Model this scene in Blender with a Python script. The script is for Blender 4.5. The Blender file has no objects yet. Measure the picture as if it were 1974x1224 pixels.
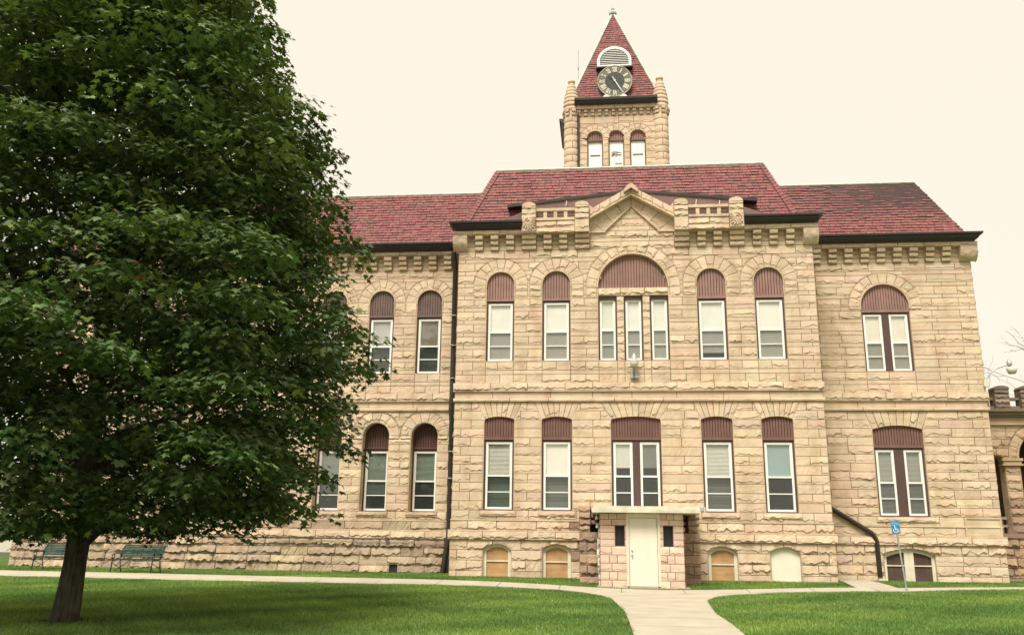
import bpy, math, random
import numpy as np
from mathutils import Matrix, Vector
R = math.radians
rng = np.random.default_rng(7); random.seed(7)
S = bpy.context.scene
COL = S.collection

# ---------------------------------------------------------------- camera
cd = bpy.data.cameras.new("camera"); cam = bpy.data.objects.new("camera", cd); COL.objects.link(cam)
fw = Vector((-0.1027772, 0.96329563, 0.24798867)); rt = Vector((0.99462406, 0.10269248, 0.01331296)); up = Vector((0.01264225, -0.24802377, 0.96867145))
mw = Matrix.Identity(4)
for i in range(3):
    mw[i][0] = rt[i]; mw[i][1] = up[i]; mw[i][2] = -fw[i]
mw[0][3], mw[1][3], mw[2][3] = 0.0, -31.25, 1.25
cam.matrix_world = mw
cd.sensor_width = 36; cd.lens = 36 * 1706.1 / 1974; cd.clip_end = 2000; cd.clip_start = .1
S.camera = cam

# ---------------------------------------------------------------- sky and sun
SUN_EL, SUN_AZ = R(58), R(196)      # azimuth clockwise from +Y (the camera looks along +Y)
W = bpy.data.worlds.new("World"); S.world = W; W.use_nodes = True
nt = W.node_tree; nt.nodes.clear()
sky = nt.nodes.new('ShaderNodeTexSky'); sky.sky_type = 'NISHITA'; sky.sun_disc = False
sky.sun_elevation = SUN_EL; sky.sun_rotation = SUN_AZ; sky.air_density = 1; sky.dust_density = 4
mixn = nt.nodes.new('ShaderNodeMix'); mixn.data_type = 'RGBA'; mixn.inputs[0].default_value = .93
mixn.inputs[7].default_value = (4.25, 3.88, 3.16, 1)       # overcast cloud, a warm white
bg = nt.nodes.new('ShaderNodeBackground'); bg.inputs[1].default_value = .075
wo = nt.nodes.new('ShaderNodeOutputWorld')
nt.links.new(sky.outputs[0], mixn.inputs[6]); nt.links.new(mixn.outputs[2], bg.inputs[0]); nt.links.new(bg.outputs[0], wo.inputs[0])
sl = bpy.data.lights.new("sun", 'SUN'); so = bpy.data.objects.new("sun", sl); COL.objects.link(so)
sl.energy = 1.5; sl.angle = R(22); sl.color = (1, .95, .86)
dS = Vector((math.sin(SUN_AZ) * math.cos(SUN_EL), math.cos(SUN_AZ) * math.cos(SUN_EL), math.sin(SUN_EL)))
so.rotation_euler = dS.to_track_quat('Z', 'Y').to_euler(); so.location = (0, -20, 30)
S.view_settings.view_transform = 'Standard'; S.view_settings.look = 'None'
S.view_settings.exposure = 1.72; S.view_settings.gamma = 1
S.cycles.max_bounces = 6; S.cycles.transparent_max_bounces = 8; S.cycles.diffuse_bounces = 3

# ---------------------------------------------------------------- materials
def mat(name, base=None, rough=.9, noise=(6., .25), bump=.3, bscale=40., streak=None, spec=.3, metal=0., transl=0., stain=None):
    """procedural material: tint attribute (or a base colour) x noise, with a bump"""
    m = bpy.data.materials.new(name); m.use_nodes = True; n = m.node_tree; L = n.links
    b = n.nodes['Principled BSDF']; b.inputs['Roughness'].default_value = rough
    b.inputs['Specular IOR Level'].default_value = spec; b.inputs['Metallic'].default_value = metal
    if base is None:
        a = n.nodes.new('ShaderNodeAttribute'); a.attribute_name = 'tint'; c = a.outputs['Color']
    else:
        a = n.nodes.new('ShaderNodeRGB'); a.outputs[0].default_value = (*base, 1); c = a.outputs[0]
    geo = n.nodes.new('ShaderNodeNewGeometry')
    def layer(c, vec, sc, amt, det=5):
        t = n.nodes.new('ShaderNodeTexNoise'); t.inputs['Scale'].default_value = sc; t.inputs['Detail'].default_value = det
        L.new(vec, t.inputs['Vector'])
        mr = n.nodes.new('ShaderNodeMapRange'); mr.inputs[1].default_value = .3; mr.inputs[2].default_value = .7
        mr.inputs[3].default_value = 1 - amt; mr.inputs[4].default_value = 1 + amt * .6; L.new(t.outputs[0], mr.inputs[0])
        mx = n.nodes.new('ShaderNodeVectorMath'); mx.operation = 'SCALE'; L.new(c, mx.inputs[0]); L.new(mr.outputs[0], mx.inputs[3])
        return mx.outputs[0]
    pos = geo.outputs['Position']
    c = layer(c, pos, noise[0], noise[1])
    if streak:
        mp = n.nodes.new('ShaderNodeMapping'); mp.inputs['Scale'].default_value = streak[0]; L.new(pos, mp.inputs[0])
        c = layer(c, mp.outputs[0], 1.0, streak[1], 3)
    if stain:
        t = n.nodes.new('ShaderNodeTexNoise'); t.inputs['Scale'].default_value = stain[0]; t.inputs['Detail'].default_value = 8
        mp = n.nodes.new('ShaderNodeMapping'); mp.inputs['Scale'].default_value = (1.6, 1.6, .45); L.new(pos, mp.inputs[0]); L.new(mp.outputs[0], t.inputs['Vector'])
        mr = n.nodes.new('ShaderNodeMapRange'); mr.inputs[1].default_value = .5; mr.inputs[2].default_value = .72; mr.inputs[4].default_value = stain[1]
        L.new(t.outputs[0], mr.inputs[0])
        mx = n.nodes.new('ShaderNodeMix'); mx.data_type = 'RGBA'; mx.blend_type = 'MULTIPLY'; L.new(mr.outputs[0], mx.inputs[0]); L.new(c, mx.inputs[6]); mx.inputs[7].default_value = (*stain[2], 1)
        c = mx.outputs[2]
    L.new(c, b.inputs['Base Color'])
    if bump:
        t = n.nodes.new('ShaderNodeTexNoise'); t.inputs['Scale'].default_value = bscale; t.inputs['Detail'].default_value = 6; L.new(pos, t.inputs['Vector'])
        bp = n.nodes.new('ShaderNodeBump'); bp.inputs['Strength'].default_value = bump; bp.inputs['Distance'].default_value = .02
        L.new(t.outputs[0], bp.inputs['Height']); L.new(bp.outputs[0], b.inputs['Normal'])
    if transl:
        tr = n.nodes.new('ShaderNodeBsdfTranslucent'); mx = n.nodes.new('ShaderNodeMixShader'); mx.inputs[0].default_value = transl
        sc = n.nodes.new('ShaderNodeVectorMath'); sc.operation = 'MULTIPLY'; sc.inputs[1].default_value = (1.5, 1.5, .5)
        L.new(c, sc.inputs[0]); L.new(sc.outputs[0], tr.inputs[0])
        o = n.nodes['Material Output']; L.new(b.outputs[0], mx.inputs[1]); L.new(tr.outputs[0], mx.inputs[2]); L.new(mx.outputs[0], o.inputs[0])
    return m

MT = dict(
    stone=mat('sandstone', None, .92, (2.2, .12), .55, 30, ((1.2, 1.2, 14), .10), .2, stain=(1.1, .5, (.66, .55, .44))),
    slate=mat('roof_slate', None, .7, (9, .3), .4, 30, None, .35, stain=(.7, .12, (.75, .7, .65))),
    board=mat('painted_board', (.185, .098, .08), .75, (4, .12), .1, 60, ((1, 1, .3), .1)),
    board_faded=mat('faded_painted_board', (.30, .175, .148), .8, (3, .14), .1, 60, ((1, 1, .3), .12)),
    board_grey=mat('greyed_painted_board', (.165, .108, .098), .8, (3, .14), .1, 60),
    board_dark=mat('dark_painted_board', (.10, .048, .04), .75, (4, .12), .1, 60),
    groove=mat('dark_groove', (.045, .025, .022), .9, (4, .1), 0),
    frame=mat('brown_frame_paint', (.095, .055, .05), .6, (4, .12), .05, 60),
    white=mat('white_window_paint', (.80, .79, .74), .5, (5, .06), .03, 50),
    trim=mat('cream_trim_paint', (.70, .64, .50), .6, (3, .10), .05, 50, ((6, 6, .6), .06)),
    door=mat('cream_door_paint', (.76, .71, .585), .55, (2, .05), .03, 30, ((3, 3, .5), .04)),
    ply=mat('plywood_board', (.50, .30, .14), .8, (3, .2), .05, 30, ((1, 1, 12), .12)),
    redboard=mat('red_brown_board', (.10, .060, .046), .8, (3, .25), .05, 30, ((8, 8, .8), .2)),
    blind=mat('window_blind', None, .8, (3, .05), 0),
    dark=mat('dark_interior', (.035, .035, .035), .95, (3, .2), 0),
    gutter=mat('dark_bronze_metal', (.028, .023, .021), .42, (2, .2), .05, 20, ((.5, .5, 6), .15), .5),
    copper=mat('weathered_copper', (.50, .56, .47), .8, (5, .25), .1, 30),
    metal=mat('galvanised_metal', (.42, .45, .42), .5, (8, .2), .1, 40, None, .5, .4),
    tin=mat('pale_roof_metal', (.64, .60, .47), .55, (4, .18), .05, 20, ((1, 1, 9), .12)),
    porchroof=mat('brown_roof_membrane', (.20, .125, .11), .8, (2, .15), .1, 20),
    concrete=mat('concrete_paving', (.43, .385, .30), .93, (1.3, .10), .25, 60, None, .2, stain=(.9, .3, (.75, .68, .58))),
    bark=mat('maple_bark', (.075, .066, .046), .95, (5, .35), 1.0, 14, ((22, 22, 1.6), .65)),
    leaf=mat('maple_leaf', None, .45, (3, .15), 0, transl=.2, spec=.4),
    blade=mat('grass_blade', None, .6, (.5, .18), 0, transl=.25),
    soil=mat('lawn_ground', (.075, .125, .03), .95, (1.2, .3), .8, 20, None, .1),
    green=mat('bench_green_paint', (.018, .062, .048), .5, (6, .25), .05, 40),
    iron=mat('cast_iron_paint', (.010, .014, .012), .5, (6, .2), .1, 40),
    blue=mat('sign_blue', (.03, .22, .50), .45, (6, .08), 0),
    lightblue=mat('sign_pale_blue', (.25, .50, .68), .45, (6, .08), 0),
    signwhite=mat('sign_white', (.80, .82, .80), .45, (6, .05), 0),
    clockstone=mat('clock_dial', (.17, .165, .13), .8, (9, .3), .2, 30),
    clockdark=mat('clock_centre', (.075, .085, .085), .8, (14, .4), .2, 30),
    gold=mat('pale_gold_numerals', (.70, .66, .50), .5, (8, .12), 0),
    lamp=mat('lamp_lens', (.60, .59, .50), .35, (5, .05), 0),
    far=mat('pale_far_wall', (.62, .58, .50), .9, (.4, .1), 0),
    asphalt=mat('asphalt', (.07, .07, .07), .9, (2, .15), .2, 40),
)
def glassmat(name, refl, tintc=(1, 1, 1), diff=0.):
    m = bpy.data.materials.new(name); m.use_nodes = True; n = m.node_tree; n.nodes.clear(); L = n.links
    tr = n.nodes.new('ShaderNodeBsdfTransparent'); tr.inputs[0].default_value = (*tintc, 1)
    gl = n.nodes.new('ShaderNodeBsdfGlossy'); gl.inputs['Roughness'].default_value = .03
    lw = n.nodes.new('ShaderNodeLayerWeight'); lw.inputs[0].default_value = .5
    fr = n.nodes.new('ShaderNodeMath'); fr.operation = 'POWER'; fr.inputs[1].default_value = 3.0; L.new(lw.outputs['Facing'], fr.inputs[0])
    tn = n.nodes.new('ShaderNodeTexNoise'); tn.inputs['Scale'].default_value = .9; geo = n.nodes.new('ShaderNodeNewGeometry'); L.new(geo.outputs['Position'], tn.inputs['Vector'])
    bp = n.nodes.new('ShaderNodeBump'); bp.inputs['Strength'].default_value = .12; bp.inputs['Distance'].default_value = .1; L.new(tn.outputs[0], bp.inputs['Height']); L.new(bp.outputs[0], gl.inputs['Normal'])
    ma = n.nodes.new('ShaderNodeMath'); ma.operation = 'MULTIPLY_ADD'; ma.inputs[1].default_value = .7; ma.inputs[2].default_value = refl; ma.use_clamp = True; L.new(fr.outputs[0], ma.inputs[0])
    mx = n.nodes.new('ShaderNodeMixShader'); L.new(ma.outputs[0], mx.inputs[0]); L.new(tr.outputs[0], mx.inputs[1]); L.new(gl.outputs[0], mx.inputs[2])
    out = mx.outputs[0]
    if diff:
        d = n.nodes.new('ShaderNodeBsdfDiffuse'); d.inputs[0].default_value = (.07, .085, .075, 1)
        m2 = n.nodes.new('ShaderNodeMixShader'); m2.inputs[0].default_value = diff; L.new(out, m2.inputs[1]); L.new(d.outputs[0], m2.inputs[2]); out = m2.outputs[0]
    o = n.nodes.new('ShaderNodeOutputMaterial'); L.new(out, o.inputs[0]); return m
MT['glass'] = glassmat('window_glass', .14)
MT['screen'] = glassmat('insect_screen', .03, (1, 1, 1), .36)

# ---------------------------------------------------------------- mesh helpers
class MB:
    def __init__(s): s.v = []; s.n = 0; s.f = []
    def add(s, v, f, tint=(.5, .5, .5), mi=0, smooth=False):
        v = np.asarray(v, float).reshape(-1, 3)
        fs = f if isinstance(f, list) and len(f) and isinstance(f[0], np.ndarray) and f[0].ndim == 2 else [np.atleast_2d(np.asarray(f, int))]
        for a in fs:
            if len(a) == 0: continue
            t = np.asarray(tint, float)
            t = np.broadcast_to(t, (len(a), 3)) if t.ndim == 1 else t
            s.f.append((a + s.n, t, mi, smooth))
        s.v.append(v); s.n += len(v)
    def build(s, name, mats, parent=None, loc=None, **props):
        me = bpy.data.meshes.new(name); o = bpy.data.objects.new(name, me); COL.objects.link(o)
        V = np.concatenate(s.v) if s.v else np.zeros((0, 3))
        off = np.zeros(3)
        if parent is not None:
            o.parent = parent; off = WL.get(parent.name, np.zeros(3))
        if loc is not None: off = np.asarray(loc, float); o.location = off - (WL.get(parent.name, np.zeros(3)) if parent is not None else 0)
        WL[o.name] = off
        V = V - off
        me.vertices.add(len(V)); me.vertices.foreach_set('co', V.astype(np.float32).ravel())
        tot = sum(a.size for a, _, _, _ in s.f); npol = sum(len(a) for a, _, _, _ in s.f)
        me.loops.add(tot); me.polygons.add(npol)
        me.loops.foreach_set('vertex_index', np.concatenate([a.ravel() for a, _, _, _ in s.f]).astype(np.int32))
        lt = np.concatenate([np.full(len(a), a.shape[1]) for a, _, _, _ in s.f]); ls = np.concatenate([[0], np.cumsum(lt)[:-1]])
        me.polygons.foreach_set('loop_start', ls.astype(np.int32)); me.polygons.foreach_set('loop_total', lt.astype(np.int32))
        me.polygons.foreach_set('material_index', np.concatenate([np.full(len(a), mi) for a, _, mi, _ in s.f]).astype(np.int32))
        me.polygons.foreach_set('use_smooth', np.concatenate([np.full(len(a), sm) for a, _, _, sm in s.f]))
        me.update(calc_edges=True)
        at = me.attributes.new('tint', 'FLOAT_COLOR', 'FACE')
        c = np.ones((npol, 4), np.float32); c[:, :3] = np.concatenate([t for _, t, _, _ in s.f]); at.data.foreach_set('color', c.ravel())
        for m in (mats if isinstance(mats, (list, tuple)) else [mats]): me.materials.append(MT[m])
        for k, val in props.items(): o[k] = val
        return o
WL = {}
def empty(name, loc, rz=0, **props):
    o = bpy.data.objects.new(name, None); COL.objects.link(o); o.location = loc; o.rotation_euler = (0, 0, rz); o.empty_display_size = .2
    WL[o.name] = np.array(loc, float)
    for k, v in props.items(): o[k] = v
    return o
def box(M, x0, x1, y0, y1, z0, z1, tint=(.5, .5, .5), mi=0):
    v = [(x, y, z) for x in (x0, x1) for y in (y0, y1) for z in (z0, z1)]
    M.add(v, [[0, 1, 3, 2], [4, 6, 7, 5], [0, 4, 5, 1], [2, 3, 7, 6], [0, 2, 6, 4], [1, 5, 7, 3]], tint, mi)
def grid_faces(nr, nc, closed=False):
    i = np.arange(nr - 1)[:, None]; j = np.arange(nc if closed else nc - 1)[None, :]; j2 = (j + 1) % nc
    return np.stack([i * nc + j, i * nc + j2, (i + 1) * nc + j2, (i + 1) * nc + j], -1).reshape(-1, 4)
def tube(M, pts, rad, n=8, tint=(.5, .5, .5), mi=0, smooth=True, cap=True):
    pts = np.asarray(pts, float); k = len(pts); rad = np.broadcast_to(rad, (k,))
    d = np.gradient(pts, axis=0); d /= np.linalg.norm(d, axis=1)[:, None] + 1e-9
    ref = np.array([0, 0, 1.]) if abs(d[:, 2]).mean() < .8 else np.array([0, 1., 0])
    a = np.cross(d, ref); a /= np.linalg.norm(a, axis=1)[:, None] + 1e-9; b = np.cross(d, a)
    th = np.linspace(0, 2 * np.pi, n, endpoint=False)
    v = pts[:, None] + rad[:, None, None] * (np.cos(th)[None, :, None] * a[:, None] + np.sin(th)[None, :, None] * b[:, None])
    M.add(v, grid_faces(k, n, True), tint, mi, smooth)
    if cap:
        M.add(v[0], [list(range(n))], tint, mi); M.add(v[-1], [list(range(n))], tint, mi)
def lathe(M, c, prof, n=20, tint=(.5, .5, .5), mi=0, smooth=False):
    pr = np.asarray(prof, float); th = np.linspace(0, 2 * np.pi, n, endpoint=False)
    v = np.stack([c[0] + pr[:, 0:1] * np.cos(th), c[1] + pr[:, 0:1] * np.sin(th), c[2] + np.repeat(pr[:, 1:2], n, 1)], -1)
    M.add(v, grid_faces(len(pr), n, True), tint, mi, smooth)
def prism(M, fr, poly, w0, w1, tint=(.5, .5, .5), mi=0):
    """polygon (u,v) list extruded between w0 and w1 in a frame"""
    p = np.asarray(poly, float); n = len(p)
    a = fr(p[:, 0], p[:, 1], np.full(n, w0)); b = fr(p[:, 0], p[:, 1], np.full(n, w1))
    M.add(np.concatenate([a, b]), [[i, (i + 1) % n, n + (i + 1) % n, n + i] for i in range(n)], tint, mi)
    M.add(np.concatenate([a, b]), [np.array([list(range(n)), list(range(n, 2 * n))])], tint, mi)
def bar(M, fr, u0, u1, v0, v1, w0, w1, tint=(.5, .5, .5), mi=0):
    prism(M, fr, [(u0, v0), (u1, v0), (u1, v1), (u0, v1)], w0, w1, tint, mi)
def front(Y): return lambda u, v, w: np.stack([u, Y - w, v], -1)
def side(X, sgn): return lambda u, v, w: np.stack([X + sgn * w, u, v], -1)
def cyl(cx, cy, r): return lambda u, v, w: np.stack([cx + (r + w) * np.sin(u / r), cy - (r + w) * np.cos(u / r), v], -1)

# terrain height (also used by everything that stands on it)
def T(x, y):
    b = np.interp(y, [-60, -31, -16, -8, -4.3, -3, 0], [-.4, -.35, -.15, -.03, .05, .13, .17])
    w = np.clip(-y / 2, 0, 1) * np.clip((y + 14) / 8, 0, 1)
    return b - .15 * w * np.exp(-((x - 1.3) / 3.5) ** 2)

# ---------------------------------------------------------------- rock-faced masonry
PAL = [(.64, .52, .345), (.655, .53, .36), (.62, .50, .325), (.64, .50, .35), (.65, .495, .365), (.60, .51, .345), (.66, .55, .375), (.61, .48, .32), (.64, .53, .35)]
BROWN = [(.42, .29, .19), (.36, .26, .17), (.46, .34, .22), (.33, .24, .17), (.45, .30, .21)]
def tintof(pal=None, j=.045):
    c = np.array((pal or PAL)[rng.integers(len(pal or PAL))])
    if pal is None: c = c * .55 + np.array((.635, .515, .345)) * .45
    return c * (.975, .938, .985) * (1 + rng.normal(0, j)) * (1 + rng.normal(0, .012, 3))
def sdf_arch(c, hw, zb, zs, rise=None):
    rise = hw if rise is None else rise
    Rb = (hw * hw + rise * rise) / (2 * rise); zc = zs + rise - Rb
    def f(u, v):
        return np.where(v > zs, np.maximum(np.hypot(u - c, v - zc) - Rb, np.abs(u - c) - hw if rise < hw * .99 else -9), np.maximum(np.abs(u - c) - hw, zb - v))
    return f
def sdf_trap(c, hb, ht, zb, zt):
    k = (ht - hb) / (zt - zb)
    return lambda u, v: np.maximum(np.maximum((np.abs(u - c) - hb - (v - zb) * k) / math.hypot(1, k), zb - v), v - zt)
def sdf_box(u0, u1, v0, v1):
    return lambda u, v: np.maximum(np.maximum(u0 - u, u - u1), np.maximum(v0 - v, v - v1))
def rnoise(s, L, knot=.07):
    k = max(3, int(L / knot) + 2); return np.interp(s, np.linspace(0, 1, k), rng.normal(0, 1, k))
def rock(M, fr, mp, L, H, A=.03, tint=None, regs=(), w0=0., back=None, step=.05, ledge=True, margin=.010, pillow=False, joint=.014):
    jw = min(.2, margin / L); jt = min(.2, margin / H); ns = max(2, int(L / step))
    s = np.concatenate([[0], np.linspace(jw, 1 - jw, ns + 1), [1]])
    n = len(s); one = np.ones(n)
    if pillow:
        tv = [0 * one, jt * one] + [one * t for t in np.linspace(.15, .85, 5)] + [(1 - jt) * one, one]
        t = np.array(tv); w = A * np.sqrt(np.clip(1 - (2 * t - 1) ** 2, 0, 1)) * (1 + .15 * rnoise(s, L)) + rng.normal(0, A * .06, t.shape)
    elif ledge:
        Lg = np.clip(rng.uniform(.14, .34) + .09 * rnoise(s, L, .09) + .05 * rnoise(s, L, .05), .08, .55)
        up_ = np.linspace(0, 1, max(4, int(H / .065)) + 1)[1:-1]
        rows = [0 * one, jt * one, Lg * .55, Lg - .02, Lg + .035] + [Lg + .035 + (1 - jt - Lg - .035) * q for q in up_] + [(1 - jt) * one, one]
        t = np.array(rows); tau = np.clip((t - Lg) / (1 - Lg), 0, 1); hi = np.clip(1 + .45 * rnoise(s, L, .14), .1, 2)
        w = np.where(t >= Lg, A * (1 - tau) ** .8 * hi + A * .10, A * .12) + rng.normal(0, A * .09, t.shape) + A * .12 * rnoise(s, L, .1)
        e = np.clip(np.minimum(s, 1 - s) * L / .05, 0, 1); w = w * (.35 + .65 * e)
    else:
        t = np.array([0 * one, jt * one, .33 * one, .66 * one, (1 - jt) * one, one]); w = A * .3 + rng.normal(0, A * .15, t.shape)
    w = w.copy(); w[0] = w[-1] = -joint; w[:, 0] = w[:, -1] = -joint
    w = w + w0
    em = np.zeros(t.shape, bool); em[0] = em[-1] = True; em[:, 0] = em[:, -1] = True; em = em.ravel()
    U, V = mp(np.broadcast_to(s, t.shape), t)
    U = U.ravel().copy(); V = V.ravel().copy(); w = w.ravel()
    F = grid_faces(len(t), n)
    if regs:
        sd = lambda a, b: np.min([g(a, b) for g in regs], axis=0)
        d = sd(U, V)
        if (d <= 1e-3).all(): return
        if (d < .03).any():
            keep = (d[F] > 1e-3).any(1); F = F[keep]
            ins = d < 0; w = np.where(d < .02, w0 - joint, w)
            for _ in range(4):
                e = 1e-4; dd = sd(U, V); gu = (sd(U + e, V) - dd) / e; gv = (sd(U, V + e) - dd) / e; g2 = gu * gu + gv * gv + 1e-9
                U = np.where(ins, U - dd * gu / g2, U); V = np.where(ins, V - dd * gv / g2, V)
    tint = np.array(tintof() if tint is None else tint)
    if joint > 0 and A > .0025:
        edge = em[F].any(1); P3 = fr(U, V, w)
        M.add(P3, F[~edge], tint); M.add(P3, F[edge], tint * np.array((.50, .40, .36)))
    else: M.add(fr(U, V, w), F, tint)
    if back is not None:
        P = np.concatenate([np.arange(n), (np.arange(1, len(t)) * n + n - 1), ((len(t) - 1) * n + np.arange(n - 2, -1, -1)), (np.arange(len(t) - 2, 0, -1) * n)])
        a = fr(U[P], V[P], w[P]); b = fr(U[P], V[P], np.full(len(P), back)); k = len(P)
        M.add(np.concatenate([a, b]), [[i, (i + 1) % k, k + (i + 1) % k, k + i] for i in range(k)], tint)
def rect(u0, u1, v0, v1): return lambda s, t: (u0 + (u1 - u0) * s, v0 + (v1 - v0) * t)
def rblock(M, fr, u0, u1, v0, v1, **k): rock(M, fr, rect(u0, u1, v0, v1), abs(u1 - u0), v1 - v0, **k)
def courses(zlist, kinds): return [(zlist[i], zlist[i + 1], kinds[i]) for i in range(len(kinds))]
def uniform(z0, z1, n, kind='r'): z = np.linspace(z0, z1, n + 1); return [(z[i], z[i + 1], kind) for i in range(n)]
def alternating(z0, z1, tall=.31, thin=.16):
    n = round((z1 - z0 - tall) / (tall + thin)); f = (z1 - z0) / (n * (tall + thin) + tall); out = []; z = z1
    for i in range(n):
        out.append((z - tall * f, z, 'r')); z -= tall * f; out.append((z - thin * f, z, 's')); z -= thin * f
    out.append((z0, z, 'r')); return out
def wall(M, fr, x0, x1, cs, breaks=(), regs=(), A=.03, pal=None, mean=.95, w0=0., back=None, quoin=True, palfn=None):
    for ci, (z0, z1, kind) in enumerate(cs):
        zm = (z0 + z1) / 2
        bs = sorted({round(float(b[0]), 3) for b in breaks if b[1] < zm < b[2] and x0 + .05 < b[0] < x1 - .05})
        xs = [x0] + bs + [x1]; pts = []
        for a, b in zip(xs[:-1], xs[1:]):
            ln = b - a; q = [a]
            if quoin and a == x0 and ln > 1.0: q.append(a + (.26 if ci % 2 else .62))
            e = [b]
            if quoin and b == x1 and ln > 1.0: e = [b - (.24 if ci % 2 else .6), b]
            l2 = e[0] - q[-1]
            m = max(1, int(round(l2 / mean + rng.uniform(-.3, .3)))) if l2 > 1.15 else (2 if (ci % 2 == 0 and l2 > .7 and rng.random() < .75) else 1)
            if kind == 's' and l2 > 1.15: m = max(1, int(round(l2 / (mean * 1.35))))
            cut = np.linspace(q[-1], e[0], m + 1)[1:-1]; cut = cut + rng.uniform(-.16, .16, len(cut)) * (l2 / m)
            if m > 2 and ci % 2: cut = cut + .12 * l2 / m
            q += list(cut) + e; pts.append(q)
        for q in pts:
            for a, b in zip(q[:-1], q[1:]):
                if b - a < .03: continue
                sm = kind == 's'
                p = palfn((a + b) / 2, zm) if palfn else pal
                rblock(M, fr, a, b, z0, z1, A=(A * .3 if sm else A * rng.uniform(.45, 1.35)), tint=tintof(p), regs=regs, w0=w0, back=back, ledge=(rng.random() < (.72 if A < .03 else .92) if not sm else rng.random() < .2), step=.055)
def ring(M, fr, c, zs, r0, r1, n, leg=0., A=.022, pal=None, regs=(), a0=0., a1=math.pi):
    th = np.linspace(a0, a1, n + 1)
    for i in range(n):
        ta, tb = th[i], th[i + 1]
        rock(M, fr, lambda s, t, ta=ta, tb=tb: (c + (r0 + (r1 - r0) * t) * np.cos(tb + (ta - tb) * s), zs + (r0 + (r1 - r0) * t) * np.sin(tb + (ta - tb) * s)),
             (tb - ta) * (r0 + r1) / 2, r1 - r0, A=A * rng.uniform(.6, 1.4), tint=tintof(pal), regs=regs, ledge=rng.random() < .8)
    if leg:
        k = max(1, round(leg / .3)); z = np.linspace(zs - leg, zs, k + 1)
        for sg in (-1, 1):
            for i in range(k):
                u = sorted((c + sg * r0, c + sg * r1)); rblock(M, fr, u[0], u[1], z[i], z[i + 1], A=A, tint=tintof(pal), regs=regs)
def arc_pts(c, hw, zs, rise=None, n=24):
    rise = hw if rise is None else rise
    Rb = (hw * hw + rise * rise) / (2 * rise); zc = zs + rise - Rb; a = math.asin(min(1, hw / Rb))
    th = np.linspace(-a, a, n + 1); return [(c + Rb * math.sin(t), zc + Rb * math.cos(t)) for t in th]   # left to right
def topz(c, hw, zs, rise=None):
    rise = hw if rise is None else rise
    Rb = (hw * hw + rise * rise) / (2 * rise); zc = zs + rise - Rb
    return lambda u: zc + np.sqrt(np.maximum(Rb * Rb - (np.asarray(u) - c) ** 2, 0))
def reveal(M, fr, c, hw, zb, zs, rise, depth, tint=None):
    """stone lining of an opening, from the wall face back to its frame"""
    a = arc_pts(c, hw, zs, rise)
    o = [(c - hw, zb)] + [(c - hw, z) for z in np.arange(zb + .3, zs - .1, .317)] + a + [(c + hw, z) for z in np.arange(zb + .3, zs - .1, .317)[::-1]] + [(c + hw, zb)]
    o = np.array(o); n = len(o)
    A_ = fr(o[:, 0], o[:, 1], np.full(n, -.012)); B = fr(o[:, 0], o[:, 1], np.full(n, -depth))
    tn = np.array([tintof(j=.04) for _ in range(n - 1)])
    M.add(np.concatenate([A_, B]), np.array([[i, i + 1, n + i + 1, n + i] for i in range(n - 1)]), tn)
    M.add(fr(np.array([c - hw, c + hw, c + hw, c - hw]), np.full(4, zb), np.array([-.012, -.012, -depth - .1, -depth - .1])), [[0, 1, 2, 3]], tintof())
def moulding(M, fr, c, hw, zs, rise, wd=.04, pr=.02, leg=0.):
    a = arc_pts(c, hw + wd * .5, zs, rise if rise is None or rise == hw else rise, 32)
    if leg: a = [(c - hw - wd * .5, zs - leg)] + a + [(c + hw + wd * .5, zs - leg)]
    a = np.array(a); d = np.gradient(a, axis=0); d /= np.linalg.norm(d, axis=1)[:, None]; nrm = np.stack([-d[:, 1], d[:, 0]], -1)
    prof = [(-.5, -.02), (-.5, pr * .6), (-.2, pr), (.2, pr), (.5, pr * .4), (.5, -.02)]; vs = []
    for q, w in prof:
        p = a + nrm * q * wd; vs.append(fr(p[:, 0], p[:, 1], np.full(len(a), w)))
    M.add(np.concatenate(vs), grid_faces(len(prof), len(a)), tintof(j=.02), 0, True)

# ================================================================= THE COURTHOUSE
house = empty('courthouse', (1.08, 0, 0), label='sandstone courthouse with red slate roofs and a clock tower above the lawn', category='courthouse')
SL, SR = 2.26, 2.37          # how far the left and right wings stand back
F0, FL, FR = front(0), front(SL), front(SR)
WL_BLIND = (.82, .78, .66)

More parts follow.
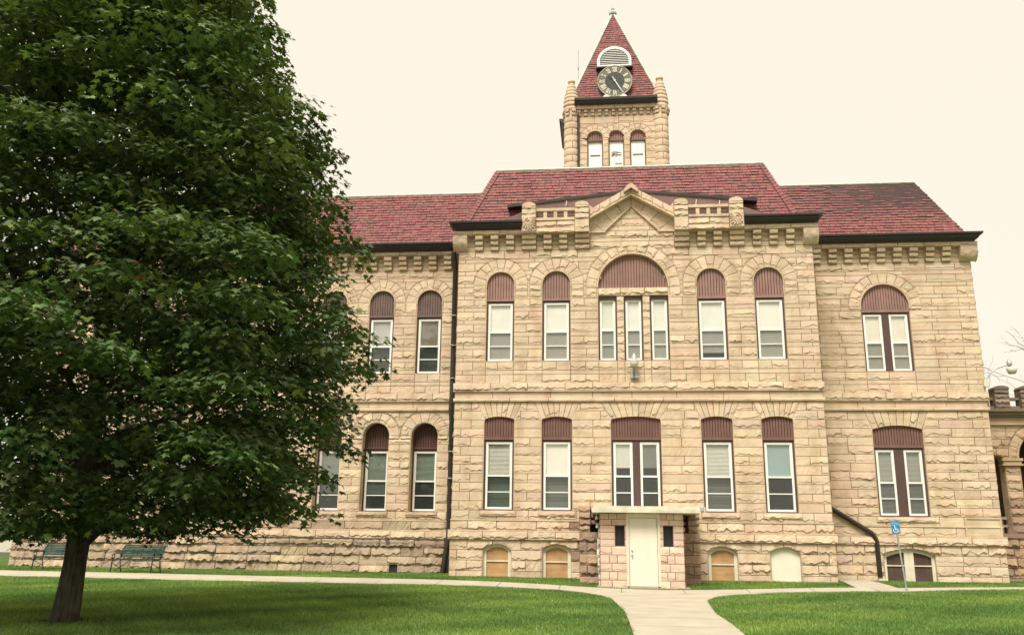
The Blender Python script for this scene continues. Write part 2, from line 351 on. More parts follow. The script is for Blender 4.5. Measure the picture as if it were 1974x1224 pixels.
def boards(M, fr, c, hw, zb, tz, w, mi=0, bw=.098, gap=.02, thick=.03):
    n = max(2, int(round(2 * hw / bw))); e = np.linspace(c - hw, c + hw, n + 1)
    for i in range(n):
        a, b = e[i] + gap * .5, e[i + 1] - gap * .5; u = np.linspace(b, a, 5); z = tz(u)
        poly = [(a, zb), (b, zb)] + [(uu, max(zz, zb + .005)) for uu, zz in zip(u, z)]
        prism(M, fr, poly, w - thick, w, mi=mi)
    u = np.linspace(c + hw, c - hw, 17); prism(M, fr, [(c - hw, zb), (c + hw, zb)] + [(a, max(float(tz(a)), zb + .005)) for a in u], w - thick - .02, w - thick - .012, mi=1)
def sash(win, fr, u0, u1, z0, z1, w, style, fw_=.075):
    """white double-hung sash, glass, insect screen and what hangs behind"""
    H = z1 - z0; rail = z0 + H * .495; meet = z0 + H * .255
    m = MB()
    for a, b in ((u0, u0 + fw_), (u1 - fw_, u1)): bar(m, fr, a, b, z0, z1, w - .07, w)
    bar(m, fr, u0 + fw_, u1 - fw_, z1 - fw_, z1, w - .07, w - .002); bar(m, fr, u0 + fw_, u1 - fw_, z0, z0 + fw_, w - .07, w - .002)
    bar(m, fr, u0 + fw_, u1 - fw_, rail - .03, rail + .03, w - .065, w - .012)
    for a, b in ((u0 + fw_, u0 + fw_ + .02), (u1 - fw_ - .02, u1 - fw_)): bar(m, fr, a, b, rail + .03, z1 - fw_, w - .06, w - .03)
    bar(m, fr, u0 + fw_ + .02, u1 - fw_ - .02, z1 - fw_ - .02, z1 - fw_, w - .06, w - .031)
    bar(m, fr, u0 + fw_, u1 - fw_, meet - .017, meet + .017, w - .06, w - .02)
    s = m.build('sash', 'white', win)
    g = MB(); a, b = u0 + fw_, u1 - fw_
    g.add(fr(np.array([a, b, b, a]), np.array([rail, rail, z1 - fw_, z1 - fw_]), np.full(4, w - .05)), [[0, 1, 2, 3]])
    g.add(fr(np.array([a, b, b, a]), np.array([z0 + fw_, z0 + fw_, rail, rail]), np.full(4, w - .056)), [[0, 1, 2, 3]])
    g.build('pane', 'glass', win)
    if style.get('screen', True):
        g = MB(); g.add(fr(np.array([a, b, b, a]), np.array([z0 + fw_, z0 + fw_, rail - .03, rail - .03]), np.full(4, w - .035)), [[0, 1, 2, 3]])
        g.build('insect_screen', 'screen', win)
    # blind: slats or a plain shade, down to the height where it stops
    top, bot, slat, col = z1 - fw_, style.get('stop', z0 + .02), style.get('slat', False), style.get('col', WL_BLIND)
    if bot < 0: bot = z0 + H * (-bot)
    g = MB(); nn = max(2, int((top - bot) / .045))
    zz = np.linspace(top, bot, nn + 1)
    if slat:
        for i in range(nn):
            zt_, zb_ = zz[i], zz[i + 1] + .002
            g.add(fr(np.array([a, b, b, a]), np.array([zt_, zt_, zb_, zb_]), np.array([-.105, -.105, -.08, -.08]) + w), [[0, 1, 2, 3]], np.array(col) * rng.uniform(.93, 1.05))
    else:
        nf = 7; uu = np.linspace(a, b, nf * 2 + 1); ww = w - .075 - .006 * (np.arange(len(uu)) % 2)
        v = np.concatenate([fr(uu, np.full(len(uu), top), ww), fr(uu, np.full(len(uu), bot), ww)]); g.add(v, grid_faces(2, len(uu)), col, 0, True)
    g.build('blind', 'blind', win)
    if 'col2' in style:      # a second, lower shade hung behind the lower sash
        g = MB(); zt_ = rail
        for z_ in np.arange(style.get('stop2', z0 + .05), rail, .05):
            g.add(fr(np.array([a, b, b, a]), np.array([z_ + .048, z_ + .048, z_, z_]), np.array([-.20, -.20, -.18, -.18]) + w), [[0, 1, 2, 3]], np.array(style['col2']) * rng.uniform(.85, 1.1))
        g.build('lower_blind', 'blind', win)
def room(win, fr, u0, u1, z0, z1, w, deep=1.3):
    m = MB()
    v = [(u, z, ww) for u in (u0, u1) for z in (z0, z1) for ww in (w, w - deep)]; v = np.array(v)
    m.add(fr(v[:, 0], v[:, 1], v[:, 2]), [[0, 1, 3, 2], [4, 6, 7, 5], [0, 4, 5, 1], [2, 3, 7, 6], [1, 5, 7, 3]])
    m.build('room_interior', 'dark', win)
def window(fr, Y, c, hw, zb, zs, rise, zp, rec, styles, pal='board', mull=.22, name='window', fw_=.075, grey=None):
    """brown timber frame (the window itself), boarded head, one or two white sashes"""
    m = MB(); w = -rec; jw = .055 if len(styles) == 1 else .06
    for a, b in ((c - hw, c - hw + jw), (c + hw - jw, c + hw)): bar(m, fr, a, b, zb, zp, w - .12, w)
    bar(m, fr, c - hw + jw, c + hw - jw, zp - .07, zp, w - .12, w - .02)
    bar(m, fr, c - hw + jw, c + hw - jw, zb, zb + .03, w - .12, w - .003)
    if len(styles) == 2: bar(m, fr, c - mull / 2, c + mull / 2, zb + .03, zp - .07, w - .12, w - .004)
    win = m.build(name, 'frame', house)
    tz = topz(c, hw, zs, rise)
    b = MB(); boards(b, fr, c, hw, zp + .09, tz, w + .01); b.build('boarded_head', [pal, 'groove'], win)
    b = MB(); bar(b, fr, c - hw, c + hw, zp, zp + .09, w - .1, w + .03); b.build('head_rail', pal, win)
    lo, hi = c - hw + jw, c + hw - jw
    if len(styles) == 1: spans = [(lo, hi)]
    else: spans = [(lo, c - mull / 2), (c + mull / 2, hi)]
    for (a, b_), st in zip(spans, styles):
        sash(win, fr, a + .004, b_ - .004, zb + .03, zp - .07, w - .03, st, fw_)
    room(win, fr, lo, hi, zb, zp, w - .125)
    return win

WH = (.80, .765, .68); GR = (.30, .33, .29); GG = (.34, .38, .31)
st_up = dict(col=WH, stop=-.02)                     # 2nd floor: pale shade all the way down, screened lower sash
st_slat = dict(col=(.62, .60, .52), slat=True, stop=-.02)
# ---- centre block walls
cs1 = uniform(2.08, 6.17, 13); cs2 = alternating(6.86, 11.86); cs0 = [(-.3, .02, 'r')] + uniform(.02, 1.40, 4)
X0, X1 = -5.37, 7.53
second = [-3.77, -1.71, 3.88, 5.91]; first = [-3.74, -1.69, 3.87, 5.92]; CX = 1.08
regs2, br2 = [], []
for c in second:
    regs2 += [sdf_arch(c, 1.0, 10.05, 10.53)]; regs2 += [sdf_arch(c, .51, 7.66, 10.53)]
    br2 += [(c - .51, 6.8, 10.05), (c + .51, 6.8, 10.05)]
regs2 += [sdf_arch(CX, 1.70, 10.06, 10.38), sdf_box(CX - 1.26, CX + 1.26, 7.66, 10.38)]
br2 += [(CX + s, 6.8, 10.06) for s in (-1.26, -.6, -.34, .34, .6, 1.26)]
m = MB()
wall(m, F0, X0, X1, cs2, br2, regs2, A=.022)
wb = []
for c in second:
    ring(m, F0, c, 10.53, .55, 1.0, 9, leg=.48, A=.018)
    moulding(m, F0, c, .51, 10.53, None, leg=.1); reveal(m, F0, c, .51, 7.66, 10.53, None, .16)
    for sg in (-1, 1):
        u = sorted((c + sg * .51, c + sg * .55)); rblock(m, F0, u[0], u[1], 10.05, 10.5, A=.002, ledge=False)
ring(m, F0, CX, 10.38, 1.32, 1.70, 13, leg=.33, A=.02)
for u in (CX - 1.32, CX + 1.26): rblock(m, F0, u, u + .06, 10.05, 10.4, A=.002, ledge=False)
moulding(m, F0, CX, 1.26, 10.38, None, wd=.06, pr=.03, leg=0); 
o = np.array(arc_pts(CX, 1.26, 10.38, None, 30)); k = len(o)
m.add(np.concatenate([F0(o[:, 0], o[:, 1], np.full(k, 0.)), F0(o[:, 0], o[:, 1], np.full(k, -.25))]), grid_faces(2, k), tintof())
for a, b in ((-3.77, -1.71), (-1.71, CX - .7), (CX + .7, 3.88), (3.88, 5.91)): bar(m, F0, a + .8, b - .8, 9.95, 10.9, -.06, -.017, tintof())
m.build('second_storey_wall', 'stone', house)
# lintel and mullions of the triple window
m = MB()
for a, b in ((CX - 1.26, CX - .45), (CX - .45, CX + .42), (CX + .42, CX + 1.26)): rblock(m, F0, a, b, 10.06, 10.36, A=.05, w0=.0, back=-.3)
for sg in (-1, 1):
    for i, z in enumerate(np.arange(7.66, 10.0, .3)):
        u = sorted((CX + sg * .335, CX + sg * .595)); rblock(m, F0, u[0], u[1], z, z + .3, A=.02, w0=-.02, back=-.3)
m.build('window_mullion', 'stone', house)

m = MB(); bb = MB()
boards(m, F0, CX, 1.26, 10.36, topz(CX, 1.26, 10.38, None), -.12, bw=.1); m.build('boarded_lunette', ['board_faded', 'groove'], house)
for c in second:
    k = dict(st_up) if c < 5 else dict(col=WH, stop=-.02)
    if c == 3.88: k = dict(col=(.78, .76, .68), stop=-.12)
    window(F0, 0, c, .51, 7.66, 10.53, None, 9.93, .09, [k], pal='board_faded')
for i, c in enumerate((CX - .93, CX, CX + .93)):
    m = MB(); hw = .335
    for a, b in ((c - hw, c - hw + .05), (c + hw - .05, c + hw)): bar(m, F0, a, b, 7.66, 10.0, -.22, -.09)
    bar(m, F0, c - hw, c + hw, 9.94, 10.06, -.22, -.06); bar(m, F0, c - hw + .05, c + hw - .05, 7.66, 7.69, -.22, -.093)
    wn = m.build('narrow_window', 'frame', house)
    sash(wn, F0, c - hw + .055, c + hw - .055, 7.69, 9.93, -.12, dict(col=((.70, .74, .62), WH, (.80, .78, .68))[i], stop=-.02), .07)
    room(wn, F0, c - hw + .05, c + hw - .05, 7.66, 9.95, -.23)

# first storey of the centre
def fan(M, fr, c, hb, ht, zs, rise, zt, n=7):
    tz = topz(c, hb, zs, rise); e = np.linspace(0, 1, n + 1)
    for i in range(n):
        def mp(s, t, i=i):
            q = e[i] + (e[i + 1] - e[i]) * s; ub = c - hb + 2 * hb * q; ut = c - ht + 2 * ht * q; zb_ = tz(ub) + .0
            return ub + (ut - ub) * t, zb_ + (zt - zb_) * t
        rock(M, fr, mp, (hb + ht) / n, zt - zs, A=.02 * rng.uniform(.5, 1.5), ledge=rng.random() < .5)
PB = BROWN
def palc(x, z):      # the stones beside the entrance have darkened to brown
    return PB if (abs(x - CX) < 1.75 and z < 2.0 and rng.random() < .75) else None
m = MB(); regs1, br1 = [], []
for c, hb, ht in [(c, .53, .80) for c in first] + [(CX, .86, 1.2)]:
    regs1 += [sdf_arch(c, hb, 2.38, 5.55, .1), sdf_trap(c, hb, ht, 5.5, 6.2)]
    br1 += [(c - hb, 2.3, 5.55), (c + hb, 2.3, 5.55)]
wall(m, F0, X0, X1, cs1, br1, regs1, A=.021)
for c, hb, ht in [(c, .53, .80) for c in first] + [(CX, .86, 1.2)]:
    fan(m, F0, c, hb, ht, 5.55, .1, 6.17, 7 if hb < .6 else 9); reveal(m, F0, c, hb, 2.38, 5.55, .1, .16)
    if c != CX: rblock(m, F0, c - hb - .11, c + hb + .11, 2.20, 2.39, A=.02, w0=.045, back=-.18, ledge=True)
m.build('first_storey_wall', 'stone', house)
fst = [dict(col=(.66, .66, .56), slat=True, stop=-.5, col2=(.26, .34, .26)), dict(col=WH, stop=-.5, col2=(.42, .44, .38)),
       dict(col=(.66, .66, .55), slat=True, stop=-.48, col2=(.36, .38, .33)), dict(col=(.28, .38, .37), stop=-.5)]  # last blind coloured blue-grey to stand in for reflected sky and trees
for c, stl in zip(first, fst): window(F0, 0, c, .53, 2.40, 5.55, .1, 4.84, .09, [stl])
window(F0, 0, CX, .86, 2.40, 5.55, .1, 4.84, .09, [dict(col=(.60, .58, .52), stop=-.62), dict(col=(.16, .17, .15), stop=-.62)], mull=.25)

# basement, plinth and bands of the centre
m = MB(); regs0 = [sdf_arch(c, .485, -.2, 1.09, .16) for c in first]; br0 = [(c + s * .485, -.2, 1.09) for c in first for s in (-1, 1)]
wall(m, F0, X0 - .03, X1 + .03, cs0, br0, regs0, A=.034, w0=.03, mean=1.0, palfn=palc)
for c in first: reveal(m, front(-.03), c, .485, .02, 1.09, .16, .2)
wall(m, F0, X0 - .03, X1 + .03, [(1.72, 2.03, 'r')], (), (), A=.042, w0=.01, mean=1.2, palfn=palc)
m.build('basement_wall', 'stone', house)
def band(M, fr, x0, x1, z0, z1, w, A=.03, mean=1.3, pal=None, ends=True, pillow=False, back=-.02, ledge=True):
    n = max(1, round((x1 - x0) / mean)); e = np.linspace(x0, x1, n + 1); e[1:-1] += rng.uniform(-.25, .25, n - 1) * mean * .6
    for a, b in zip(e[:-1], e[1:]): rblock(M, fr, a, b, z0, z1, A=A, w0=w, back=back, tint=tintof(pal), pillow=pillow, ledge=ledge, step=.07)
def bands(fr, x0, x1, name):
    m = MB()
    band(m, fr, x0 - .10, x1 + .10, 1.40, 1.68, .10, A=.036, mean=1.35); band(m, fr, x0 - .10, x1 + .10, 1.68, 1.72, .07, A=.0, mean=2.5, ledge=False)
    band(m, fr, x0 - .03, x1 + .03, 2.03, 2.08, .035, A=.002, mean=3, ledge=False)
    m.build('water_table', 'stone', house); m = MB()
    band(m, fr, x0 - .05, x1 + .05, 6.17, 6.31, .045, A=.035, mean=1.9, pillow=True)
    band(m, fr, x0, x1, 6.31, 6.54, .0, A=.004, mean=1.7, ledge=False)
    band(m, fr, x0 - .06, x1 + .06, 6.54, 6.58, .07, A=.0, mean=2.5, ledge=False)
    band(m, fr, x0 - .06, x1 + .06, 6.58, 6.86, .065, A=.034, mean=1.25)
    return m.build(name, 'stone', house)
bands(F0, X0, X1, 'belt_course')

# basement windows: cream frames with boarded lights; the last one is closed by a cream panel
def cellar(fr, c, hw, zs, rise, zb, w, style):
    tz = topz(c, hw, zs, rise); tin_ = topz(c, hw - .11, zs - .03, rise * .9)
    m = MB()
    if style == 'panel':
        prism(m, fr, [(c - hw, zb), (c + hw, zb)] + arc_pts(c, hw, zs, rise)[::-1], w - .05, w); return m.build('closing_panel', 'door', house)
    outer = arc_pts(c, hw, zs, rise); inner = arc_pts(c, hw - .11, zs - .07, rise * .85)
    for (a, b), (p, q) in zip(zip(outer[:-1], outer[1:]), zip(inner[:-1], inner[1:])): prism(m, fr, [p, q, b, a], w - .08, w)
    bar(m, fr, c - hw, c - hw + .11, zb, zs - .0, w - .08, w - .001); bar(m, fr, c + hw - .11, c + hw, zb, zs - .0, w - .08, w - .001)
    bar(m, fr, c - hw + .11, c + hw - .11, zb, zb + .12, w - .08, w + .02)
    mid = zb + (zs + rise - zb) * .55
    parts = [(c - hw + .11, c + hw - .11)]
    if style == 'double':
        bar(m, fr, c - .16, c + .16, zb + .12, zs + rise - .09, w - .08, w + .015); parts = [(c - hw + .11, c - .16), (c + .16, c + hw - .11)]
    for a, b in parts: bar(m, fr, a, b, mid - .02, mid + .02, w - .07, w - .015)
    win = m.build('basement_window', 'trim', house)
    for a, b in parts:
        g = MB(); u = np.linspace(b, a, 9); prism(g, fr, [(a, zb + .12), (b, zb + .12)] + [(x, float(tin_(x)) - .02) for x in u], w - .1, w - .05)
        g.build('boarded_light', 'redboard' if style == 'double' else 'ply', win)
for i, c in enumerate(first): cellar(F0, c, .485, 1.09, .16, .0, -.08, 'panel' if i == 3 else 'single')

# ---- cornice: corbel table, top band, gutters
def corbel_blocks(M, fr, u0, u1, zb, zt):
    h = (zt - zb) / 3
    for i, pr in enumerate((.10, .18, .26)): rblock(M, fr, u0, u1, zb + i * h, zb + (i + 1) * h, A=.06, w0=pr - .05, back=-.05, pillow=True, step=.09)
def corbel_table(fr, x0, x1, cors, pil=(), zb=11.86, zt=12.42):
    m = MB(); xs = []
    wall(m, fr, x0, x1, uniform(zb, zt, 3, 's'), [(u, zb - 1, zt + 1) for c in cors for u in c], (), A=.02, quoin=False)
    m.build('corbel_recess', 'stone', house)
    for a, b in cors:
        m = MB(); corbel_blocks(m, fr, a, b, zb, zt); m.build('corbel', 'stone', house)
def bracket(fr, u0, u1, zb=11.86, zt=12.42, out=.29):
    m = MB(); prof = [(0, 0), (.06, .02), (.6, .16), (.9, .38), (1.0, .62), (1.0, 1.0)]
    n = 9; us = np.linspace(u0, u1, n); rows = []
    tt = np.linspace(0, 1, 9)
    for t in tt:
        w = out * np.interp(t, [0, .08, .2, .4, .65, 1], [.12, .35, .68, .9, 1, 1]) + rng.normal(0, .02, n) * (0 < t < 1); rows.append(fr(us, np.full(n, zb + (zt - zb) * t), w))
    v = np.concatenate(rows); m.add(v, grid_faces(9, n), tintof(), 0, True)
    for ue in (u0, u1):
        o = [fr(np.array([ue]), np.array([zb + (zt - zb) * t]), np.array([out * np.interp(t, [0, .08, .2, .4, .65, 1], [.12, .35, .68, .9, 1, 1])]))[0] for t in tt]
        o += [fr(np.array([ue]), np.array([zt]), np.array([-.1]))[0], fr(np.array([ue]), np.array([zb]), np.array([-.1]))[0]]
        m.add(o, [list(range(len(o)))], tintof())
    return m.build('corner_bracket', 'stone', house)
GP = [(0, 0), (.05, -.0), (.07, .05), (.16, .08), (.19, .15), (.20, .20), (.30, .22), (.31, .29), (.0, .29)]   # out, up
def gutter(path, z0, name='gutter', prof=GP):
    """profile swept along a plan path (left to right, outside to the right-hand side facing -y)"""
    m = MB(); p = np.asarray(path, float); n = len(p); d = np.diff(p, axis=0); d /= np.linalg.norm(d, axis=1)[:, None]
    nr = np.stack([d[:, 1], -d[:, 0]], -1); rows = []
    for i in range(n):
        if i == 0: off = nr[0]
        elif i == n - 1: off = nr[-1]
        else:
            q = nr[i - 1] + nr[i]; off = q / (np.dot(q, nr[i]))
        rows.append(np.array([[p[i, 0] + off[0] * a, p[i, 1] + off[1] * a, z0 + b] for a, b in prof]))
    m.add(np.concatenate(rows), grid_faces(n, len(prof), True)); m.add(rows[0], [list(range(len(prof)))]); m.add(rows[-1], [list(range(len(prof)))])
    return m.build(name, 'gutter', house)
cw, pitch = .30, .585
cl = [(-4.745 + i * pitch, -4.745 + i * pitch + cw) for i in range(3)] + [(-2.98, -2.45)] + [(-2.18, -1.87), (-1.60, -1.29)] + [(-1.01, -.47)]
cr = [(2 * 1.075 - b, 2 * 1.075 - a) for a, b in cl]
corbel_table(F0, X0 + .0, -.47, cl); corbel_table(F0, 2.62, X1, cr)
bracket(F0, X0 - .20, -5.04); bracket(F0, 7.20, X1 + .20)
m = MB()
band(m, F0, X0 - .21, -2.98, 12.42, 12.60, .27, A=.03, mean=.95, back=-.1); band(m, F0, 5.12, X1 + .21, 12.42, 12.60, .27, A=.03, mean=.95, back=-.1)
for x, sg in ((X0, -1), (X1, 1)): band(m, side(x, sg), 0, SL + .4, 12.42, 12.60, .21, A=.02, back=-.1)
m.build('cornice_band', 'stone', house)
m = MB(); wall(m, F0, -.47, 2.62, [(11.86, 12.14, 'r'), (12.14, 12.28, 's'), (12.28, 12.56, 'r'), (12.56, 12.74, 's'), (12.74, 13.02, 'r'), (13.02, 13.2, 's'), (13.2, 13.6, 'r')], (), [lambda u, v: (12.86 + (1.545 - np.abs(u - 1.075)) * .60) - v], A=.03, quoin=False, mean=.9)
m.build('gable_wall', 'stone', house)
gutter([(X0 - .02, SL + .3), (X0 - .02, -.26), (-2.95, -.26)], 12.59); gutter([(5.10, -.26), (X1 + .02, -.26), (X1 + .02, SL + .3)], 12.59)

# ---- parapet: piers, balustrade, gable with raking coping
def pier(u0, u1, name='parapet_pier'):
    m = MB(); z = [12.42, 12.92, 13.14, 13.36, 13.46]
    for i in range(4): rblock(m, F0, u0 - (0 if i < 3 else -.01), u1, z[i], z[i + 1], A=.03, w0=.40, back=-.12)
    # rounded cap stone
    th = np.linspace(0, np.pi, 9); us = (u0 + u1) / 2 - (u1 - u0) / 2 * np.cos(th) * (1 - .12 * np.sin(th)); zs_ = 13.46 + .16 * np.sin(th) ** .6
    prism(m, F0, list(zip(us, zs_)), -.1, .42, tintof())
    return m.build(name, 'stone', house)
for a, b in ((-2.98, -2.45), (-1.01, -.48), (2.62, 3.13), (4.59, 5.11)): pier(a, b)
def shell(c, z, hw, sg):
    """carved scroll with a fan of leaves"""
    m = MB(); y = -.46; tn = np.array(tintof()) * .92
    box(m, c - hw, c + hw, -.44, -.36, z - .30, z + .20, tn)
    th = np.linspace(0, 4.2 * np.pi / 2 + 1.2, 30); r = .035 + .105 * th / th[-1]; sc = np.stack([c - sg * .03 + sg * r * np.cos(th) * -1, np.full(30, y), z + .07 + r * np.sin(th)], -1)
    tube(m, sc, .02, 6, tn)
    for k in range(9):
        a = R(-155 + k * 22) if sg > 0 else R(-25 - k * 22)
        L = .30 - .012 * abs(k - 4); t = np.linspace(0, 1, 6)
        px = c + np.cos(a + .5 * sg * (t - .3)) * L * t; pz = z + .04 + np.sin(a + .5 * sg * (t - .3)) * L * t
        ok = (np.abs(px - c) < hw) & (pz > z - .30)
        px = np.clip(px, c - hw + .01, c + hw - .01); pz = np.maximum(pz, z - .29)
        tube(m, np.stack([px, np.full(6, y - .0), pz], -1), np.linspace(.012, .034, 6), 6, tn)
    return m.build('carved_shell', 'stone', house)
shell(-2.715, 12.78, .25, 1); shell(4.85, 12.78, .25, -1)
for a, b in ((-2.45, -1.01), (3.13, 4.59)):
    m = MB()
    band(m, F0, a, b, 12.42, 12.62, .34, A=.03, mean=1.0, back=-.05); band(m, F0, a, b, 12.62, 12.90, .32, A=.035, mean=.75, back=-.05)
    bal = m.build('parapet_wall', 'stone', house)
    m = MB(); band(m, F0, a, b, 12.90, 13.02, .36, A=.01, mean=1.0, back=.10, ledge=False)
    band(m, F0, a, b, 13.27, 13.40, .34, A=.012, mean=1.0, back=.10, ledge=False); bal = m.build('balustrade', 'stone', house)
    n = 3
    for i in range(n):
        c = a + (b - a) * (i + 1) / (n + 1) + .02 * (i - 1); m = MB(); rblock(m, F0, c - .075, c + .075, 13.02, 13.27, A=.006, w0=.32, back=.14, ledge=False); m.build('baluster', 'stone', bal)
# raking gable coping: three layers
gc = 1.075
def rake(M, zlow, zapex, half, th, w, back, A, nb, endflat=None):
    """stones laid up each slope: lower edge runs from (half, zlow) to (0, zapex)"""
    for sg in (-1, 1):
        L = math.hypot(half, zapex - zlow); e = np.linspace(0, 1, nb + 1)
        for i in range(nb):
            def mp(s, t, i=i):
                q = e[i] + (e[i + 1] - e[i]) * s; u = gc + sg * half * (1 - q); v = zlow + (zapex - zlow) * q
                return u + 0 * t, v + th * t
            rock(M, F0, mp, L / nb, th, A=A * rng.uniform(.6, 1.3), w0=w, back=back, tint=tintof(), ledge=A > .01)
m = MB()
rake(m, 12.98, 13.88, 1.545, .34, .28, -.3, .03, 4)          # outer coping
m.build('gable_coping', 'stone', house)
m = MB(); rake(m, 12.94, 13.84, 1.545, .045, .34, -.1, .0, 1); rake(m, 12.50, 13.48, 1.0, .05, .09, -.05, .0, 1)
for sg in (-1, 1):
    u = sorted((gc + sg * .96, gc + sg * 1.545)); bar(m, F0, u[0], u[1], 12.48, 12.53, -.02, .09, tintof())
m.build('gable_moulding', 'stone', house)
m = MB()
for sg in (-1, 1):
    for i in range(3):
        e = np.linspace(0, 1, 4)
        def mp(s, t, i=i, sg=sg):
            q = e[i] + (e[i + 1] - e[i]) * s
            ub, vb = 1.0 * (1 - q), 12.54 + .96 * q; ut, vt = 1.545 * (1 - q), 12.96 + .9 * q
            return gc + sg * (ub + (ut - ub) * t), vb + (vt - vb) * t
        rock(m, F0, mp, .55, .40, A=.02, w0=.05, back=-.1, tint=tintof())
    # stone fill between the slope foot and the moulding end
    poly = [(gc + sg * 1.0, 12.53), (gc + sg * 1.545, 12.53), (gc + sg * 1.545, 12.97)]; prism(m, F0, poly, -.1, .056, tintof())
m.add(F0(np.array([gc - 1.0, gc + 1.0, gc]), np.array([12.5, 12.5, 13.5]), np.full(3, -.01)), [[0, 1, 2]], tintof())
for sg in (-1, 1):      # small shoulder blocks next to the inner piers
    prism(m, F0, [(gc + sg * 1.545, 13.2), (gc + sg * 1.545, 13.55), (gc + sg * 1.30, 13.28)], -.1, .2, tintof())
m.build('gable_band', 'stone', house)
m = MB()   # finial boulder
u = np.linspace(0, np.pi, 9)
pr = [(gc - .29, 13.93), (gc - .32, 14.02), (gc - .24, 14.12), (gc - .18, 14.22), (gc - .08, 14.30), (gc + .06, 14.31), (gc + .16, 14.22), (gc + .25, 14.12), (gc + .31, 14.0), (gc + .28, 13.92), (gc, 14.12)]
for a_, b_, sc in ((-.1, .12, 1.0), (.12, .34, .93), (.34, .46, .82)):
    q = [(gc + (x - gc) * sc, 13.95 + (z - 13.95) * sc) for x, z in pr]; prism(m, F0, q, a_, b_, np.array(tintof()) * .9)
m.build('gable_finial', 'stone', house)

# ---- slate roofs
RED = [(.245, .082, .080), (.235, .076, .077), (.255, .086, .080), (.225, .080, .075), (.24, .094, .080), (.205, .086, .078), (.26, .078, .077), (.22, .090, .077)]
def slates(M, P0, P1, Q0, Q1, expo=.148, wid=.275, dark=.11, lift=.032):
    """slate courses on the quad eave P0-P1 to ridge Q0-Q1 (each slate its own raised face)"""
    P0, P1, Q0, Q1 = map(lambda a: np.array(a, float), (P0, P1, Q0, Q1))
    up_ = ((Q0 + Q1) - (P0 + P1)) / 2; ax = (P1 - P0) / np.linalg.norm(P1 - P0); up_ = up_ - ax * up_.dot(ax); Ls = np.linalg.norm(up_); up_ /= Ls
    nrm = np.cross(ax, up_)
    M.add([P0, P1, Q1, Q0], [[0, 1, 2, 3]], (.05, .022, .02))
    n = max(1, int(round(Ls / expo))); V = []; F = []; C = []; k = 0
    for i in range(n):
        t0, t1 = i / n, (i + 1) / n
        a0 = P0 + (Q0 - P0) * t0; b0 = P1 + (Q1 - P1) * t0; a1 = P0 + (Q0 - P0) * t1; b1 = P1 + (Q1 - P1) * t1
        L0, L1, M0, M1 = a0.dot(ax), b0.dot(ax), a1.dot(ax), b1.dot(ax)
        x = min(L0, M0) - rng.uniform(0, wid); base0 = a0 - ax * L0; base1 = a1 - ax * M0
        while x < max(L1, M1):
            w_ = wid * rng.uniform(.82, 1.15); xa, xb = x + .008, x + w_ - .008; x += w_
            l0, r0 = max(xa, L0), min(xb, L1); l1, r1 = max(xa, M0), min(xb, M1)
            if r0 - l0 < .01 and r1 - l1 < .01: continue
            r0 = max(r0, l0); r1 = max(r1, l1)
            lf = lift * rng.uniform(.7, 1.5); tl = rng.uniform(-.012, .004)
            c = np.array(RED[rng.integers(len(RED))]) * (1 + rng.normal(0, .05))
            if rng.random() < dark: c = c * np.array((.72, .88, .9))
            pl = [base0 + ax * l0 + nrm * lf - up_ * (-tl), base0 + ax * r0 + nrm * lf - up_ * (-tl), base1 + ax * r1 + nrm * .006, base1 + ax * l1 + nrm * .006,
                  base0 + ax * l0, base0 + ax * r0]
            V += pl; F += [[k, k + 1, k + 2, k + 3], [k + 4, k + 5, k + 1, k]]; C += [c, c * .8]; k += 6
    M.add(V, np.array(F), np.array(C))
EZ, RZ = 12.86, 15.36
def roof_piece(name, quads, ridges, **k):
    m = MB()
    for q in quads: slates(m, *q, **k)
    r = m.build(name, 'slate', house)
    m = MB()
    for a, b, rad in ridges: tube(m, [a, b], rad, 6, smooth=False)
    if ridges: m.build('ridge_flashing', 'copper', r)
    return r
ex0, ex1, ey = X0 + .07, X1 - .33, .08
ry = 1.15; rx0, rx1 = -4.15, 6.17; RZ = 15.58
EZ = 12.86
E0, E1, K0, K1 = (ex0, ey, EZ), (ex1 - .0, ey, EZ), (rx0, ry, RZ), (rx1, ry, RZ)
bL, bR = (ex0, 9.0, EZ), (ex1, 9.0, EZ); kL, kR = (rx0, 8.0, RZ), (rx1, 8.0, RZ)
roof_piece('centre_roof', [(E0, E1, K0, K1), (bL, E0, kL, K0), (E1, bR, K1, kR)], [((K0[0] - .02, K0[1], RZ + .02), (K1[0] + .02, K1[1], RZ + .02), .06), (K0, kL, .05), (K1, kR, .05)])
for a_, b_, sg in ((E0, K0, 1), (E1, K1, -1)):
    m = MB(); a_ = np.array(a_); b_ = np.array(b_); d_ = b_ - a_; L_ = np.linalg.norm(d_); d_ /= L_; up2 = np.array((0, 1.07, 2.72)); up2 /= np.linalg.norm(up2); nr_ = np.cross((1., 0, 0), up2); inn = np.cross(nr_, d_) * -sg; n_ = int(L_ / .16)
    inn = inn if inn[0] * sg > 0 else -inn
    for i in range(n_):
        p0 = a_ + d_ * L_ * i / n_; p1 = a_ + d_ * L_ * (i + .94) / n_; q_ = nr_ * .065; c_ = np.array(RED[rng.integers(len(RED))]) * rng.uniform(.8, 1.0)
        m.add([p0 + q_, p1 + q_ * .75, p1 + q_ * .75 + inn * .17, p0 + q_ + inn * .17, p0, p0 + inn * .17], [[0, 1, 2, 3], [4, 0, 3, 5], [5, 3, 2, 2]][:2], c_)
        o_ = np.array((-sg, 0, .3)) * .1; m.add([p0 + q_, p1 + q_ * .75, p1 + o_ + (0, .12, 0), p0 + o_ + (0, .12, 0)], [[0, 1, 2, 3]], c_ * .9)
    m.build('hip_slates', 'slate', house)
m = MB(); m.add([K0, K1, kR, kL], [[0, 1, 2, 3]]); m.build('flat_deck', 'porchroof', house)
